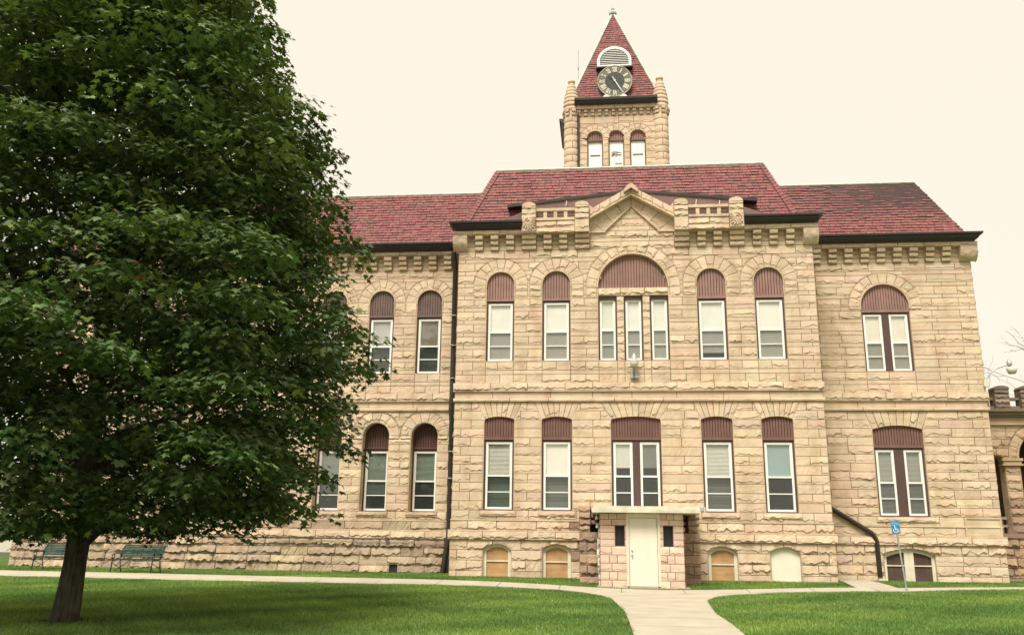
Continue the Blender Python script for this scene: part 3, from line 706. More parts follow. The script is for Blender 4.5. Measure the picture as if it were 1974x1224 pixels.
for xa, xb in ((X0 - .02, -2.99), (5.12, X1 + .02)):
    m = MB(); m.add([(xa, -.27, 12.87), (xb, -.27, 12.87), (xb, .02, 12.9), (xa, .02, 12.9)], [[0, 1, 2, 3]]); m.build('eave_flashing', 'gutter', house)
# hip slates drawn up the centre hips
wy, wz = 3.0, 15.38; LX0 = -23.0
rE1 = (13.60, SR - .5, EZ); rK1 = (12.36, wy, wz)
roof_piece('right_wing_roof', [((6.2, SR - .55, EZ), rE1, (5.2, wy, wz), rK1), (rE1, (13.60, 11, EZ), rK1, (12.36, 9.8, wz))], [((5.3, wy, wz + .02), (rK1[0] + .02, wy, wz + .02), .05), (rK1, (12.36, 9.8, wz), .05)])
lE0 = (LX0 - .2, SL - .55, EZ); lK0 = (LX0 + 1.05, wy - .1, wz)
roof_piece('left_wing_roof', [(lE0, (-4.2, SL - .55, EZ), lK0, (-3.2, wy - .1, wz)), ((LX0 - .2, 11, EZ), lE0, (LX0 + 1.05, 9.8, wz), lK0)], [((lK0[0], wy - .1, wz + .02), (-3.3, wy - .1, wz + .02), .05)])
m = MB(); m.add([(5.2, wy, wz - .01), rK1, (12.36, 9.8, wz), (5.2, 9.8, wz)], [[0, 1, 2, 3]]); m.add([lK0, (-3.2, wy - .1, wz - .01), (-3.2, 9.8, wz - .01), (LX0 + 1.05, 9.8, wz)], [[0, 1, 2, 3]]); m.build('flat_deck', 'porchroof', house)
gutter([(X1 + .1, SR - .30), (13.88 + .04, SR - .30), (13.88 + .04, 11)], 12.58)
gutter([(-23.12, 11), (-23.12, SL - .30), (X0 - .1, SL - .30)], 12.58)

# low gabled roof behind the parapet
m = MB(); py = .02
A0, A1, AP = (-3.57, py, 13.60), (5.70, py, 13.60), (1.07, py, 14.08)
for (a, b) in ((A0, AP), (AP, A1)):
    a = np.array(a); b = np.array(b); dz = np.array((0, 0, .11)); dy = np.array((0, 1.2, 0)); fy = np.array((0, -.03, 0))
    v = [a + fy, b + fy, b + fy + dz, a + fy + dz]; v += [p + dy for p in v]
    m.add(v, [[0, 1, 2, 3], [4, 5, 6, 7], [0, 1, 5, 4], [3, 2, 6, 7], [0, 3, 7, 4], [1, 2, 6, 5]])
pr_ = m.build('porch_roof_edge', 'gutter', house)
m = MB(); m.add([(-2.9, py + .05, 12.8), (5.05, py + .05, 12.8), (5.05, py + .02, 13.68), AP, (-2.9, py + .02, 13.68)], [[0, 1, 2, 3, 4]])
m.add([(-2.9, -.32, 13.3), (-2.9, -.32, 12.86), (-3.75, -.5, 12.88)], [[0, 1, 2]]); m.add([(5.05, -.32, 13.3), (5.05, -.32, 12.86), (5.9, -.5, 12.88)], [[0, 1, 2]])
m.build('porch_gable_panel', 'porchroof', house)
m = MB()
for x, z, h in ((-1.35, 13.58, .2), (.02, 13.3, .22), (.1, 13.34, .2), (2.23, 13.33, .24), (2.35, 13.4, .16), (3.45, 13.5, .2), (4.3, 13.5, .14)):
    tube(m, [(x, -.05, z), (x + .03, -.05, z + h)], .014, 5)
m.build('conduit_stub', 'white', house)

# ---- wings
LXe = -23.1
def wing_windows(): pass
# right wing
m = MB(); c2, c1 = 10.60, 10.63
rg = [sdf_arch(c2, 1.32, 10.02, 10.14), sdf_arch(c2, .875, 7.66, 10.14)]
wall(m, FR, X1 - .02, 13.88, cs2, [(c2 + s * .875, 6.8, 10.0) for s in (-1, 1)], rg, A=.020)
ring(m, FR, c2, 10.14, .93, 1.32, 11, leg=.12, A=.022); moulding(m, FR, c2, .875, 10.14, None, wd=.05, pr=.025, leg=.1); reveal(m, FR, c2, .875, 7.66, 10.14, None, .16)
m.build('right_wing_upper_wall', 'stone', house)
m = MB(); rg = [sdf_arch(c1, .875, 2.38, 5.5, .14), sdf_trap(c1, .875, 1.12, 5.45, 6.2), sdf_box(12.62, 13.86, 1.72, 2.40)]
wall(m, FR, X1 - .02, 13.88, [(1.72, 2.08, 'r')] + cs1, [(c1 + s * .875, 2.3, 5.5) for s in (-1, 1)], rg, A=.020, w0=.0)
fan(m, FR, c1, .875, 1.12, 5.5, .14, 6.17, 8); reveal(m, FR, c1, .875, 2.38, 5.5, .14, .16)
rblock(m, FR, c1 - 1.0, c1 + 1.02, 2.20, 2.385, A=.02, w0=.045, back=-.18)
m.build('right_wing_lower_wall', 'stone', house)
m = MB(); bar(m, FR, 12.62, 13.86, 1.73, 2.39, -.1, .012, (.62, .50, .34)); 
for a, b, c_, d_ in ((12.62, 13.86, 2.33, 2.39), (12.62, 13.86, 1.73, 1.79), (12.62, 12.68, 1.79, 2.33), (13.80, 13.86, 1.79, 2.33)): bar(m, FR, a, b, c_, d_, .0, .04, (.58, .47, .32))
m.build('date_stone', 'stone', house)
m = MB(); wall(m, FR, X1, 13.90, cs0, [(c1 + s * .875, -.2, 1.06) for s in (-1, 1)], [sdf_arch(c1, .875, -.2, 1.06, .2)], A=.034, w0=.03); reveal(m, front(SR - .03), c1, .875, .02, 1.06, .2, .2)
m.build('right_wing_basement_wall', 'stone', house)
bands(FR, X1 + .12, 13.88, 'belt_course')
window(FR, SR, c2, .875, 7.66, 10.14, None, 9.94, .09, [dict(col=(.74, .70, .58), stop=-.02), dict(col=(.76, .70, .60), stop=-.02)], mull=.26, pal='board_faded')
window(FR, SR, c1, .875, 2.40, 5.5, .14, 4.84, .09, [dict(col=(.36, .37, .31), slat=True, stop=-.02), dict(col=(.33, .34, .29), slat=True, stop=-.02)], mull=.34)
cellar(FR, c1, .875, 1.06, .2, .02, -.08, 'double')
cors = [(8.03 + i * .598, 8.03 + i * .598 + .32) for i in range(9)]
corbel_table(FR, X1, 13.88, cors); bracket(FR, 13.46, 13.88 + .2)
m = MB(); band(m, FR, X1 + .02, 13.88 + .22, 12.42, 12.60, .27, A=.03, mean=.95, back=-.1); band(m, side(13.88, 1), SR, 11, 12.42, 12.6, .22, A=.02, back=-.1); m.build('cornice_band', 'stone', house)
# side faces
m = MB()
for x, sg, ya, yb in ((X0, -1, 0, SL), (X1, 1, 0, SR), (13.88, 1, SR, 11.0), (LXe, -1, SL, 11.0)):
    fr = side(x, sg); wall(m, fr, ya, yb, cs0 + [(1.40, 1.72, 'r'), (1.72, 2.08, 'r')] + cs1 + [(6.17, 6.54, 's'), (6.54, 6.86, 'r')] + cs2 + [(11.86, 12.42, 'r')], (), (), A=.03, mean=1.1)
m.build('side_wall', 'stone', house)
# left wing
lw2 = [-6.87 - 1.94 * i for i in range(8)]; lw1 = [-6.90, -8.80, -10.66, -13.10, -15.0, -16.9, -18.8, -20.7]
m = MB(); rg = []; br = []
for c in lw2: rg += [sdf_arch(c, .95, 10.1, 10.54), sdf_arch(c, .5, 7.66, 10.54)]; br += [(c - .5, 6.8, 10.1), (c + .5, 6.8, 10.1)]
wall(m, FL, LXe, X0 + .02, cs2, br, rg, A=.022)
for c in lw2:
    ring(m, FL, c, 10.54, .54, .95, 9, leg=.44, A=.018); moulding(m, FL, c, .5, 10.54, None, leg=.1); reveal(m, FL, c, .5, 7.66, 10.54, None, .16)
    for sg in (-1, 1):
        u = sorted((c + sg * .5, c + sg * .54)); rblock(m, FL, u[0], u[1], 10.1, 10.5, A=.002, ledge=False)
for a, b in zip(lw2[1:], lw2[:-1]): bar(m, FL, a + .8, b - .8, 10.0, 10.9, -.06, -.017, tintof())
m.build('left_wing_upper_wall', 'stone', house)
m = MB(); rg = []; br = []
for c in lw1: rg += [sdf_arch(c, .92, 5.1, 5.24), sdf_arch(c, .51, 2.38, 5.24)]; br += [(c - .51, 2.3, 5.1), (c + .51, 2.3, 5.1)]
wall(m, FL, LXe, X0 + .02, cs1, br, rg, A=.024)
for c in lw1:
    ring(m, FL, c, 5.24, .52, .92, 7, leg=.14, A=.03); reveal(m, FL, c, .51, 2.38, 5.24, None, .42)
    rblock(m, FL, c - .60, c + .60, 2.20, 2.385, A=.025, w0=.05, back=-.45, tint=np.array(tintof()) * .8)
m.build('left_wing_lower_wall', 'stone', house)
SHADED = [(.45, .365, .245), (.41, .33, .225), (.50, .405, .265), (.39, .32, .22), (.45, .35, .235)]  # browner stone for the wing base, the maple's shade put into the tint
m = MB(); wall(m, FL, LXe, X0, uniform(-.2, 1.40, 5), [(-8.03, -.2, .45), (-7.73, -.2, .45)], [sdf_box(-8.03, -7.73, -.2, .47)], A=.07, w0=.05, mean=1.15, pal=SHADED); wall(m, FL, LXe, X0, [(1.72, 2.03, 'r')], (), (), A=.06, w0=.02, mean=1.2, pal=SHADED)
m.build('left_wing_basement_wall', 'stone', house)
m = MB(); box(m, -8.05, -7.71, SL + .02, SL + .5, -.1, .5); m.build('vent_opening', 'dark', house)
bands(FL, LXe, X0 - .12, 'belt_course')
s2 = [dict(col=(.62, .60, .54), slat=True, stop=-.5, col2=(.20, .20, .17)), dict(col=(.66, .64, .58), slat=True, stop=-.48, col2=(.17, .18, .16))]
for i, c in enumerate(lw2): window(FL, SL, c, .5, 7.66, 10.54, None, 9.95, .09, [dict(col=(.30, .27, .20), slat=True, stop=-.5, col2=(.12, .12, .10)) if i == 0 else s2[i % 2]], pal='board_grey')
s1 = [dict(col=(.25, .30, .235), slat=True, stop=-.5), dict(col=(.24, .29, .225), slat=True, stop=-.28), dict(col=(.24, .28, .22), slat=True, stop=-.3)]
for i, c in enumerate(lw1): window(FL, SL, c, .51, 2.40, 5.24, None, 4.76, .38, [s1[i % 3]], pal='board_dark')
cors = [(-6.34 - i * .61, -6.34 - i * .61 + .32) for i in range(27)]
corbel_table(FL, LXe, X0, [c for c in cors][::-1]); bracket(FL, LXe - .2, LXe + .35)
m = MB(); band(m, FL, LXe - .22, X0 - .02, 12.42, 12.60, .27, A=.03, mean=.95, back=-.1); m.build('cornice_band', 'stone', house)

# downpipes
def downpipe(pts, r, name='downpipe', strap=()):
    m = MB(); tube(m, pts, r, 8, smooth=True); o = m.build(name, 'gutter', house)
    for z in strap:
        q = MB(); x, y = pts[-1][0], pts[-1][1]; x = np.interp(z, [p[2] for p in pts[::-1]], [p[0] for p in pts[::-1]]); q.add([], []) if 0 else None
        tube(q, [(x, y, z), (x, y, z + .04)], r * 1.25, 8); q.build('pipe_strap', 'metal', o)
    return o
downpipe([(-5.90, SL - .40, 12.5), (-5.90, SL - .38, 12.35), (-5.86, SL - .16, 12.0), (-5.84, SL - .16, 6.9), (-5.84, SL - .26, 6.2), (-5.82, SL - .16, 5.8), (-5.80, SL - .2, 1.5), (-5.82, SL - .2, .2)], .10, strap=(8.7, 7.4, 9.9, 4.6, 3.6))
m = MB()
tube(m, [(-5.82, SL - .26, 1.35), (-5.98, SL - .34, .12)], .10, 6); m.build('pipe_shoe', 'gutter', house)
m = MB(); q = [(7.60, SR - .12, 2.70), (8.10, SR - .12, 2.62), (9.42, SR - .12, 1.78), (9.53, SR - .12, 1.55), (9.55, SR - .12, .30)]
for a, b in zip(q[:-1], q[1:]): tube(m, [a, b], .085, 4, smooth=False)
m.build('downpipe', 'gutter', house)
m = MB(); box(m, 9.45, 9.68, SR - .3, SR - .05, .14, .26); m.build('pipe_base', 'trim', house)
# service pipe along the left wing
m = MB(); tube(m, [(-12.5, SL - .2, 1.38), (-5.9, SL - .2, 1.38)], .018, 6); box(m, -8.2, -8.05, SL - .24, SL - .16, 1.32, 1.44); m.build('service_conduit', 'frame', house)

# ---- entrance lobby
VX0, VX1, VY = -.19, 2.38, -2.7
FV = front(VY); vz = [-.02, .23, .48, .73, .98, 1.24, 1.45, 1.66, 1.87, 2.05, 2.24]
m = MB(); vb = [(.66, -1, 3), (1.62, -1, 3), (.27, 1.22, 1.9), (.57, 1.22, 1.9), (1.76, 1.22, 1.9), (2.06, 1.22, 1.9)]
PINK = [(.74, .58, .43), (.72, .55, .42), (.68, .54, .39), (.74, .60, .44), (.66, .50, .38)]
for x, sg, ua, ub, sa, sb in ((VX0, -1, VX0, .66, .27, .57), (VX1, 1, 1.62, VX1, 1.76, 2.06)):
    m = MB()
    wall(m, FV, ua, ub, [(a, b, 'r') for a, b in zip(vz[:-1], vz[1:])], [(sa, 1.2, 1.9), (sb, 1.2, 1.9)] + [(ua + (ub - ua) * f_, vz[i_] - .01, vz[i_ + 1] + .01) for i_ in range(10) if not 5 <= i_ <= 7 for f_ in ((.32, .62) if i_ % 2 else (.42,))], [sdf_box(sa, sb, 1.24, 1.87)], A=.012, pal=PINK, mean=3, quoin=False)
    wall(m, side(x, sg), VY, 0, [(a, b, 'r') for a, b in zip(vz[:-1], vz[1:])], (), (), A=.03, pal=PINK, mean=.5)
    m.build('lobby_wall', 'stone', house)
for a, b in ((.27, .57), (1.76, 2.06)):
    m = MB(); z0_, z1_ = 1.24, 1.87
    for q in ((a, a + .02, z0_, z1_), (b - .02, b, z0_, z1_), (a, b, z0_, z0_ + .02), (a, b, z1_ - .02, z1_)): bar(m, FV, *q, -.14, -.02)
    w_ = m.build('slot_window', 'frame', house); g = MB(); bar(g, FV, a + .02, b - .02, z0_ + .02, z1_ - .02, -.12, -.1); g.build('dark_pane', 'dark', w_)
m = MB()
bar(m, FV, .62, .70, .06, 2.24, -.12, .02); bar(m, FV, 1.58, 1.66, .06, 2.24, -.12, .02); bar(m, FV, .70, 1.58, 2.10, 2.24, -.12, .0)
df = m.build('door_frame', 'trim', house)
m = MB(); bar(m, FV, .71, 1.57, .07, 2.09, -.09, -.03); d_ = m.build('door', 'door', house)
m = MB()
for z in (.98, 1.12):
    v = np.array([.78]); tube(m, [(.79, VY + .03, z), (.79, VY - .0, z)], .026, 12); 
lathe(m, (.79, VY - .02, .98), [(0, -.03), (.022, -.025), (.032, 0), (.022, .025), (0, .03)], 12, smooth=True)
m.build('door_knob', 'metal', d_)
m = MB(); lathe(m, (.79, VY + .0, 1.12), [(0, -.02), (.02, -.018), (.026, 0), (.02, .018), (0, .02)], 12, smooth=True); m.build('deadbolt', 'metal', d_)
for z in (.35, 1.05, 1.8):
    m = MB(); bar(m, FV, 1.555, 1.585, z, z + .11, -.03, -.018); m.build('hinge', 'metal', d_)
m = MB(); bar(m, FV, .70, 1.58, .02, .07, -.12, .05); m.build('threshold', 'concrete', house)
m = MB(); box(m, -.30, .1, VY - .12, VY + .3, -.1, .05); box(m, .1, 2.2, VY - .10, VY + .2, -.1, .02); box(m, 2.2, 2.52, VY - .14, VY + .3, -.1, .04); m.build('lobby_footing', 'concrete', house)
m = MB()   # flat metal canopy roof with ribbed fascia
x0, x1, y0, z0 = -.42, 2.88, VY - .32, 2.25
for a, b, dz0, dz1 in ((0, .02, 0, .10), (.02, .0, .10, .145), (.0, -.03, .145, .20)): box(m, x0 - b, x1 + b, y0 - b, .0, z0 + dz0, z0 + dz1)
box(m, x1 + .03, x1 + .16, y0 - .01, y0 + .35, z0 + .03, z0 + .19)
m.build('canopy', 'tin', house)
m = MB(); tube(m, [(x1 + .06, y0 + .02, z0 + .06), (x1 + .06, y0 + .02, z0 + .17)], .07, 10); m.build('canopy_outlet', 'metal', house)
m = MB(); zq = -.02
while zq < 1.75:
    h_ = rng.uniform(.2, .34); rblock(m, front(VY + .12), VX0 - rng.uniform(.06, .12), VX0 + .01, zq, zq + h_, A=.03, back=-.2, tint=np.array((.62, .59, .50)) * rng.uniform(.75, 1.1), step=.04); zq += h_
m.build('mortar_scar', 'stone', house)
for x_, z_ in ((-.30, 2.12), (-.28, 1.86)):
    m = MB(); lathe(m, (x_, VY + .25, z_), [(0, -.07), (.05, -.07), (.04, 0), (.02, .04), (0, .1)], 10); m.build('soffit_lamp', 'white', house)
# remains of the old stair walls beside the lobby
for xa, xb, sg in ((-.88, -.22, 1), (2.42, 3.02, -1)):
    m = MB()
    fr = front(-1.15); zz = [-.1, .28, .63, .98, 1.36, 1.68]
    for i in range(5): 
        if i % 2: rblock(m, fr, xa, (xa + xb) / 2 - .08 * sg, zz[i], zz[i + 1], A=.05, back=-1.2, tint=tintof(BROWN)); rblock(m, fr, (xa + xb) / 2 - .08 * sg, xb, zz[i], zz[i + 1], A=.05, back=-1.2, tint=tintof(BROWN))
        else: rblock(m, fr, xa, xb, zz[i], zz[i + 1], A=.05, back=-1.2, tint=tintof(BROWN))
    zs_ = [1.68, 1.90, 2.10, 2.32, 2.50]; o = xa if sg > 0 else xb - .36
    for i in range(4):
        rblock(m, fr, o, o + .36 * rng.uniform(.85, 1.05), zs_[i], zs_[i + 1], A=.05, back=-1.2, tint=tintof(BROWN))
        if i > 0 or sg < 0:
            o2 = o + .37 if sg > 0 else o - .24; rblock(m, front(-.9), o2, o2 + .22, zs_[i] + .02, zs_[i + 1] - .02, A=.04, back=-.9, tint=tintof(BROWN))
    m.build('stair_wall', 'stone', house)

# ---- clock tower
TX, TY, TH = .68, 6.0, 2.15      # centre x, front plane, half width
FT = front(TY)
m = MB(); wc = [-.28, .68, 1.65]; rg = []; br = []
for c in wc: rg += [sdf_arch(c, .35, 16.9, 19.22), sdf_arch(c, .66, 19.22, 19.22)]; br += [(c - .35, 16, 19.05), (c + .35, 16, 19.05)]
tz_ = [16.2 + .33 * i for i in range(9)]; tcs = [(a, b, 'r') for a, b in zip(tz_[:-1], tz_[1:])] + [(18.84, 19.12, 'r'), (19.12, 19.45, 'r'), (19.45, 19.75, 'r'), (19.75, 19.95, 's'), (19.95, 20.30, 'r')]
wall(m, FT, TX - TH + .3, TX + TH - .3, tcs, br, rg, A=.022, mean=1.0, quoin=False)
for i, c in enumerate(wc): 
    others = [sdf_arch(o, .66, 19.22, 19.22) for o in wc[:i]]
    ring(m, FT, c, 19.22, .36, .66, 7, A=.015, regs=others); reveal(m, FT, c, .35, 16.9, 19.22, None, .2)
for x, sg in ((TX - TH + .15, -1), (TX + TH - .15, 1)): wall(m, side(x, sg), TY + .3, TY + 2 * TH - .6, uniform(15.3, 20.3, 15), (), (), A=.02, mean=1.1)
band(m, FT, TX - TH + .3, TX + TH - .3, 20.30, 20.62, .0, A=.01, mean=.4, ledge=False)
band(m, FT, TX - TH + .35, TX + TH - .35, 20.62, 20.82, .14, A=.008, mean=1.0, ledge=False)
tower = m.build('clock_tower', 'stone', house)
for i in range(12):
    u = TX - TH + .38 + i * .315
    m = MB()
    for k in (0, 1): rblock(m, FT, u, u + .17, 20.32 + k * .145, 20.32 + (k + 1) * .145, A=.04, w0=.04 + .05 * k, back=-.02, pillow=True, step=.08)
    m.build('corbel', 'stone', tower)
for i, c in enumerate(wc):
    m = MB(); 
    for a, b in ((c - .35, c - .31), (c + .31, c + .35)): bar(m, FT, a, b, 16.9, 19.1, -.2, -.1)
    bar(m, FT, c - .31, c + .31, 19.08, 19.14, -.2, -.09)
    w_ = m.build('tower_window', 'frame', house)
    b = MB(); boards(b, FT, c, .35, 19.14, topz(c, .35, 19.22, None), -.11, bw=.075); b.build('boarded_head', ['board_faded', 'groove'], w_)
    b = MB(); bar(b, FT, c - .31, c + .31, 16.9, 19.08, -.22, -.16); b.build('white_shutter', 'white', w_)
    b = MB(); bar(b, FT, c - .23, c + .23, 18.42, 18.45, -.16, -.13); b.build('meeting_bar', 'frame', w_)
# turrets
for cx in (TX - TH + .12, TX + TH - .12):
    for cy in (TY + .15, TY + 2 * TH - .3):
        m = MB(); r = .32; fr = cyl(cx, cy, r); C = 2 * np.pi * r; z = 15.4; i = 0
        while z < 20.2:
            h = .33; e = np.array([-.35, .02, .28, .62]) + (.13 if i % 2 else 0)
            for a, b in zip(e, list(e[1:]) + [e[0] + 1]): rblock(m, fr, a * C, b * C, z, min(z + h, 20.3), A=.03, pillow=True, step=.09)
            z += h; i += 1
        for k in (0, 1):
            for a in np.arange(0, 1, .125): rblock(m, fr, (a + .01) * C, (a + .085) * C, 20.3 + k * .16, 20.46 + k * .16, A=.05, w0=.03 + .04 * k, back=-.05, pillow=True, step=.1)
        lathe(m, (cx, cy, 20.28), [(r, 0), (r, .34)], 20, tintof())
        prof = []; z = 20.6; rr = [.37, .385, .37, .34, .30, .26, .21, .15]; hs = [.22, .2, .2, .2, .18, .18, .17, .12]
        for r_, h in zip(rr, hs):
            prof += [(r_ * .86, z), (r_ * .97, z + h * .2), (r_, z + h * .5), (r_ * .95, z + h * .85), (r_ * .84, z + h)]; z += h
        n0 = len(prof) // len(rr)
        for q in range(len(rr)): lathe(m, (cx, cy, 0), prof[q * 5:(q + 1) * 5] + ([prof[(q + 1) * 5]] if q < len(rr) - 1 else []), 20, tintof(), smooth=True)
        lathe(m, (cx, cy, z), [(.10, 0), (.16, .03), (.18, .10), (.15, .19), (.07, .25), (0, .26)], 16, tintof(), smooth=True)
        m.build('corner_turret', 'stone', house)
# tower roof
H0, zb, za = 2.02, 20.98, 27.15; cxy = (TX - .02, TY + TH + .15)
def prm(sx, sy, h, z): return (cxy[0] + sx * h, cxy[1] + sy * h, z)
m = MB(); hb = 2.30; zk, hk = 21.5, 2.02      # slight kick at the eave
AP = (cxy[0], cxy[1], za)
for (a, b) in (((-1, -1), (1, -1)), ((1, -1), (1, 1)), ((1, 1), (-1, 1)), ((-1, 1), (-1, -1))):
    slates(m, prm(*a, hk, zk), prm(*b, hk, zk), prm(*a, .02, za), prm(*b, .02, za), expo=.155, wid=.24, dark=.2)
    slates(m, prm(*a, hb - .1, zb), prm(*b, hb - .1, zb), prm(*a, hk, zk), prm(*b, hk, zk), expo=.155, wid=.24, dark=.2)
tr = m.build('tower_roof', 'slate', house)
for sx, sy in ((-1, -1), (1, -1), (1, 1), (-1, 1)):
    m = MB(); tube(m, [prm(sx, sy, hk - .02, zk), prm(sx, sy, 0, za)], .075, 6, smooth=False); m.build('hip_flashing', 'copper', tr)
m = MB(); lathe(m, AP, [(.18, -.12), (.2, -.04), (.08, .02), (.05, .12), (.09, .2), (.02, .26), (.008, .45), (0, .46)], 12); m.build('roof_finial', 'copper', tr)
ye = TY - .22
gutter([(TX - 1.88, ye), (TX + 1.88, ye)], 20.78, 'tower_gutter', [(0, 0), (.04, 0), (.1, .06), (.13, .13), (.22, .16), (.23, .26), (0, .26)])
gutter([(TX - TH - .25, TY + 3.6), (TX - TH - .25, TY + .6)], 20.3, 'tower_gutter', [(0, 0), (.04, 0), (.1, .06), (.13, .13), (.22, .16), (.23, .26), (0, .26)])
m = MB(); tube(m, [(TX - TH - .3, TY + .7, 20.45), (TX - TH - .3, TY + .7, 20.1), (TX - TH - .16, TY + .7, 18.6)], .06, 8); m.build('tower_downpipe', 'gutter', house)
m = MB(); tube(m, [(-1.03, TY - .08, 20.4), (-1.03, TY - .08, 15.5)], .05, 8); m.build('tower_downpipe', 'gutter', house)
# louvred vent
lc, lz, lr, ly = .66, 23.13, .80, TY + .55
FLv = front(ly); m = MB()
outer = [(lc - lr, lz)] + arc_pts(lc, lr, lz + .38, .67, 20) + [(lc + lr, lz)]; inner = [(lc - lr + .12, lz + .04)] + arc_pts(lc, lr - .12, lz + .38, .55, 20) + [(lc + lr - .12, lz + .04)]
for i in range(len(outer) - 1): prism(m, FLv, [outer[i], outer[i + 1], inner[i + 1], inner[i]], -1.2, .03)
bar(m, FLv, lc - lr, lc + lr, lz, lz + .06, -.6, .04)
lv = m.build('louvre_vent', 'white', house)
m = MB(); tzl = topz(lc, lr - .12, lz + .38, .55)
nl = 9
for i in range(nl):
    z = lz + .1 + i * .092; d = z - (lz + .38)
    hw = lr - .12
    if d > 0:
        us = np.linspace(0, hw, 60); ok = tzl(lc + us) > z + .05; hw = us[ok].max() if ok.any() else 0
    if hw > .08: m.add(FLv(np.array([lc - hw, lc + hw, lc + hw, lc - hw]), np.array([z, z, z + .05, z + .05]), np.array([.0, .0, -.06, -.06])), [[0, 1, 2, 3]]); bar(m, FLv, lc - hw, lc + hw, z - .012, z + .012, -.02, .005)
m.build('louvre_slats', 'white', lv)
m = MB(); prism(m, FLv, inner, -.3, -.12); m.build('vent_backing', 'dark', lv)
m = MB(); bar(m, FLv, lc - lr - .06, lc + lr + .06, lz - .06, lz, -.6, .07); m.build('vent_sill', 'gutter', lv)
# clock
kc, kz, kr, ky = .66, 22.14, .80, TY + .12
FK = front(ky)
def disc(c, z, r, n=40): t = np.linspace(0, 2 * np.pi, n, endpoint=False); return list(zip(c + r * np.cos(t), z + r * np.sin(t)))
m = MB(); prism(m, FK, disc(kc, kz, kr), -.9, 0); clock = m.build('clock', 'clockstone', house)
m = MB(); t = np.linspace(0, 2 * np.pi, 41); tube(m, np.stack([kc + (kr - .01) * np.cos(t), np.full(41, ky - .015), kz + (kr - .01) * np.sin(t)], -1), .012, 6, cap=False); m.build('clock_rim', 'gold', clock)
m = MB(); prism(m, FK, disc(kc, kz, .44, 28), -.02, .012); m.build('clock_centre', 'clockdark', clock)
ROM = ['XII', 'I', 'II', 'III', 'IIII', 'V', 'VI', 'VII', 'VIII', 'IX', 'X', 'XI']
m = MB()
for h, txt in enumerate(ROM):
    ang = -2 * np.pi * h / 12; wd = {'I': .055, 'V': .10, 'X': .10}; tot = sum(wd[c] for c in txt); sc = min(1, .34 / tot); x = -tot * sc / 2
    def P(lx, ly): rr = .46 + ly * .26; return (kc + lx * math.cos(ang) - rr * math.sin(ang), kz + lx * math.sin(ang) + rr * math.cos(ang))
    def stroke(a, b, th):
        dx, dy = b[0] - a[0], (b[1] - a[1]) * .26; L = math.hypot(dx, dy); ox = th * dy / L * .5
        prism(m, FK, [P(a[0] - ox, a[1]), P(a[0] + ox, a[1]), P(b[0] + ox, b[1]), P(b[0] - ox, b[1])], 0, .016)
    for ch in txt:
        w_ = wd[ch] * sc
        if ch == 'I': stroke((x + w_ / 2, 0), (x + w_ / 2, 1), .036 * sc)
        if ch == 'V': stroke((x + w_ / 2, 0), (x + .012, 1), .036 * sc); stroke((x + w_ / 2, 0), (x + w_ - .012, 1), .02 * sc)
        if ch == 'X': stroke((x + .012, 0), (x + w_ - .012, 1), .02 * sc); stroke((x + .012, 1), (x + w_ - .012, 0), .036 * sc)
        x += w_
    for y_ in (-.02, 1.02): stroke((-tot * sc / 2, y_ - .04), (-tot * sc / 2 + 1e-4, y_ + .04), .01) if 0 else None
for q in range(60):
    if q % 5: a = 2 * np.pi * q / 60; prism(m, FK, disc(kc + .755 * math.sin(a), kz + .755 * math.cos(a), .011, 6), 0, .014)
m.build('clock_numerals', 'gold', clock)
def hand(ang, L, tail, w, ww, name, mt):
    m = MB(); d = np.array([math.sin(ang), math.cos(ang)]); n_ = np.array([d[1], -d[0]]); c = np.array([kc, kz])
    pts = [c - d * tail - n_ * w, c - d * tail + n_ * w, c + d * L * .75 + n_ * w * 1.3, c + d * L, c + d * L * .75 - n_ * w * 1.3]
    prism(m, FK, [tuple(p) for p in pts], ww, ww + .014); prism(m, FK, disc(kc, kz, w * 2.2, 12), ww, ww + .018); m.build(name, mt, clock)
hand(R(150), .66, .22, .024, .045, 'minute_hand', 'metal'); hand(R(312), .40, .1, .03, .025, 'hour_hand', 'clockdark')
m = MB()
for sg in (-1, 1): prism(m, FK, [(kc + sg * .12, 21.31), (kc + sg * .60, 21.31), (kc + sg * .50, 21.40), (kc + sg * .40, 21.46), (kc + sg * .28, 21.37)], -.4, .03)
m.build('clock_brackets', 'white', clock)
m = MB(); bar(m, FK, kc - .8, kc + .68, 21.26, 21.31, -.5, .08); m.build('clock_shelf', 'gutter', clock)

# ---- side porch beyond the right wing (arcade with a parapet)
PY = 5.0; FP = front(PY); DK = [(.40, .28, .18), (.34, .24, .16), (.46, .33, .21), (.30, .22, .16)]
LT = [(.50, .38, .24), (.52, .40, .26), (.46, .35, .22)]
m = MB(); rg = [sdf_arch(14.2, 1.12, 1.9, 4.72, .28), sdf_arch(16.95, 1.05, 1.9, 4.72), sdf_trap(14.2, 1.12, 1.12, 4.7, 4.9)]
wall(m, FP, 13.88, 19.5, uniform(-.1, 1.72, 5), (), (), A=.06, pal=DK); wall(m, FP, 13.88, 19.5, [(1.72, 1.9, 's')], (), (), A=.03, w0=.08, pal=DK)
rg2 = [sdf_arch(14.2, 1.12, 1.9, 4.72, .28), sdf_arch(16.95, 1.05, 1.9, 4.72), sdf_arch(16.95, 1.45, 4.72, 4.72)]
wall(m, FP, 13.88, 19.5, uniform(1.9, 4.72, 9), [(15.32, 1, 5), (15.90, 1, 5), (18.0, 1, 5)], rg2, A=.05, palfn=lambda x, z: (DK if z < 3.2 else LT))
wall(m, FP, 13.88, 19.5, [(4.72, 5.1, 'r'), (5.1, 5.45, 'r'), (5.45, 5.75, 'r'), (5.75, 6.0, 's')], [(15.6, 4, 5)], rg2, A=.03, pal=LT)
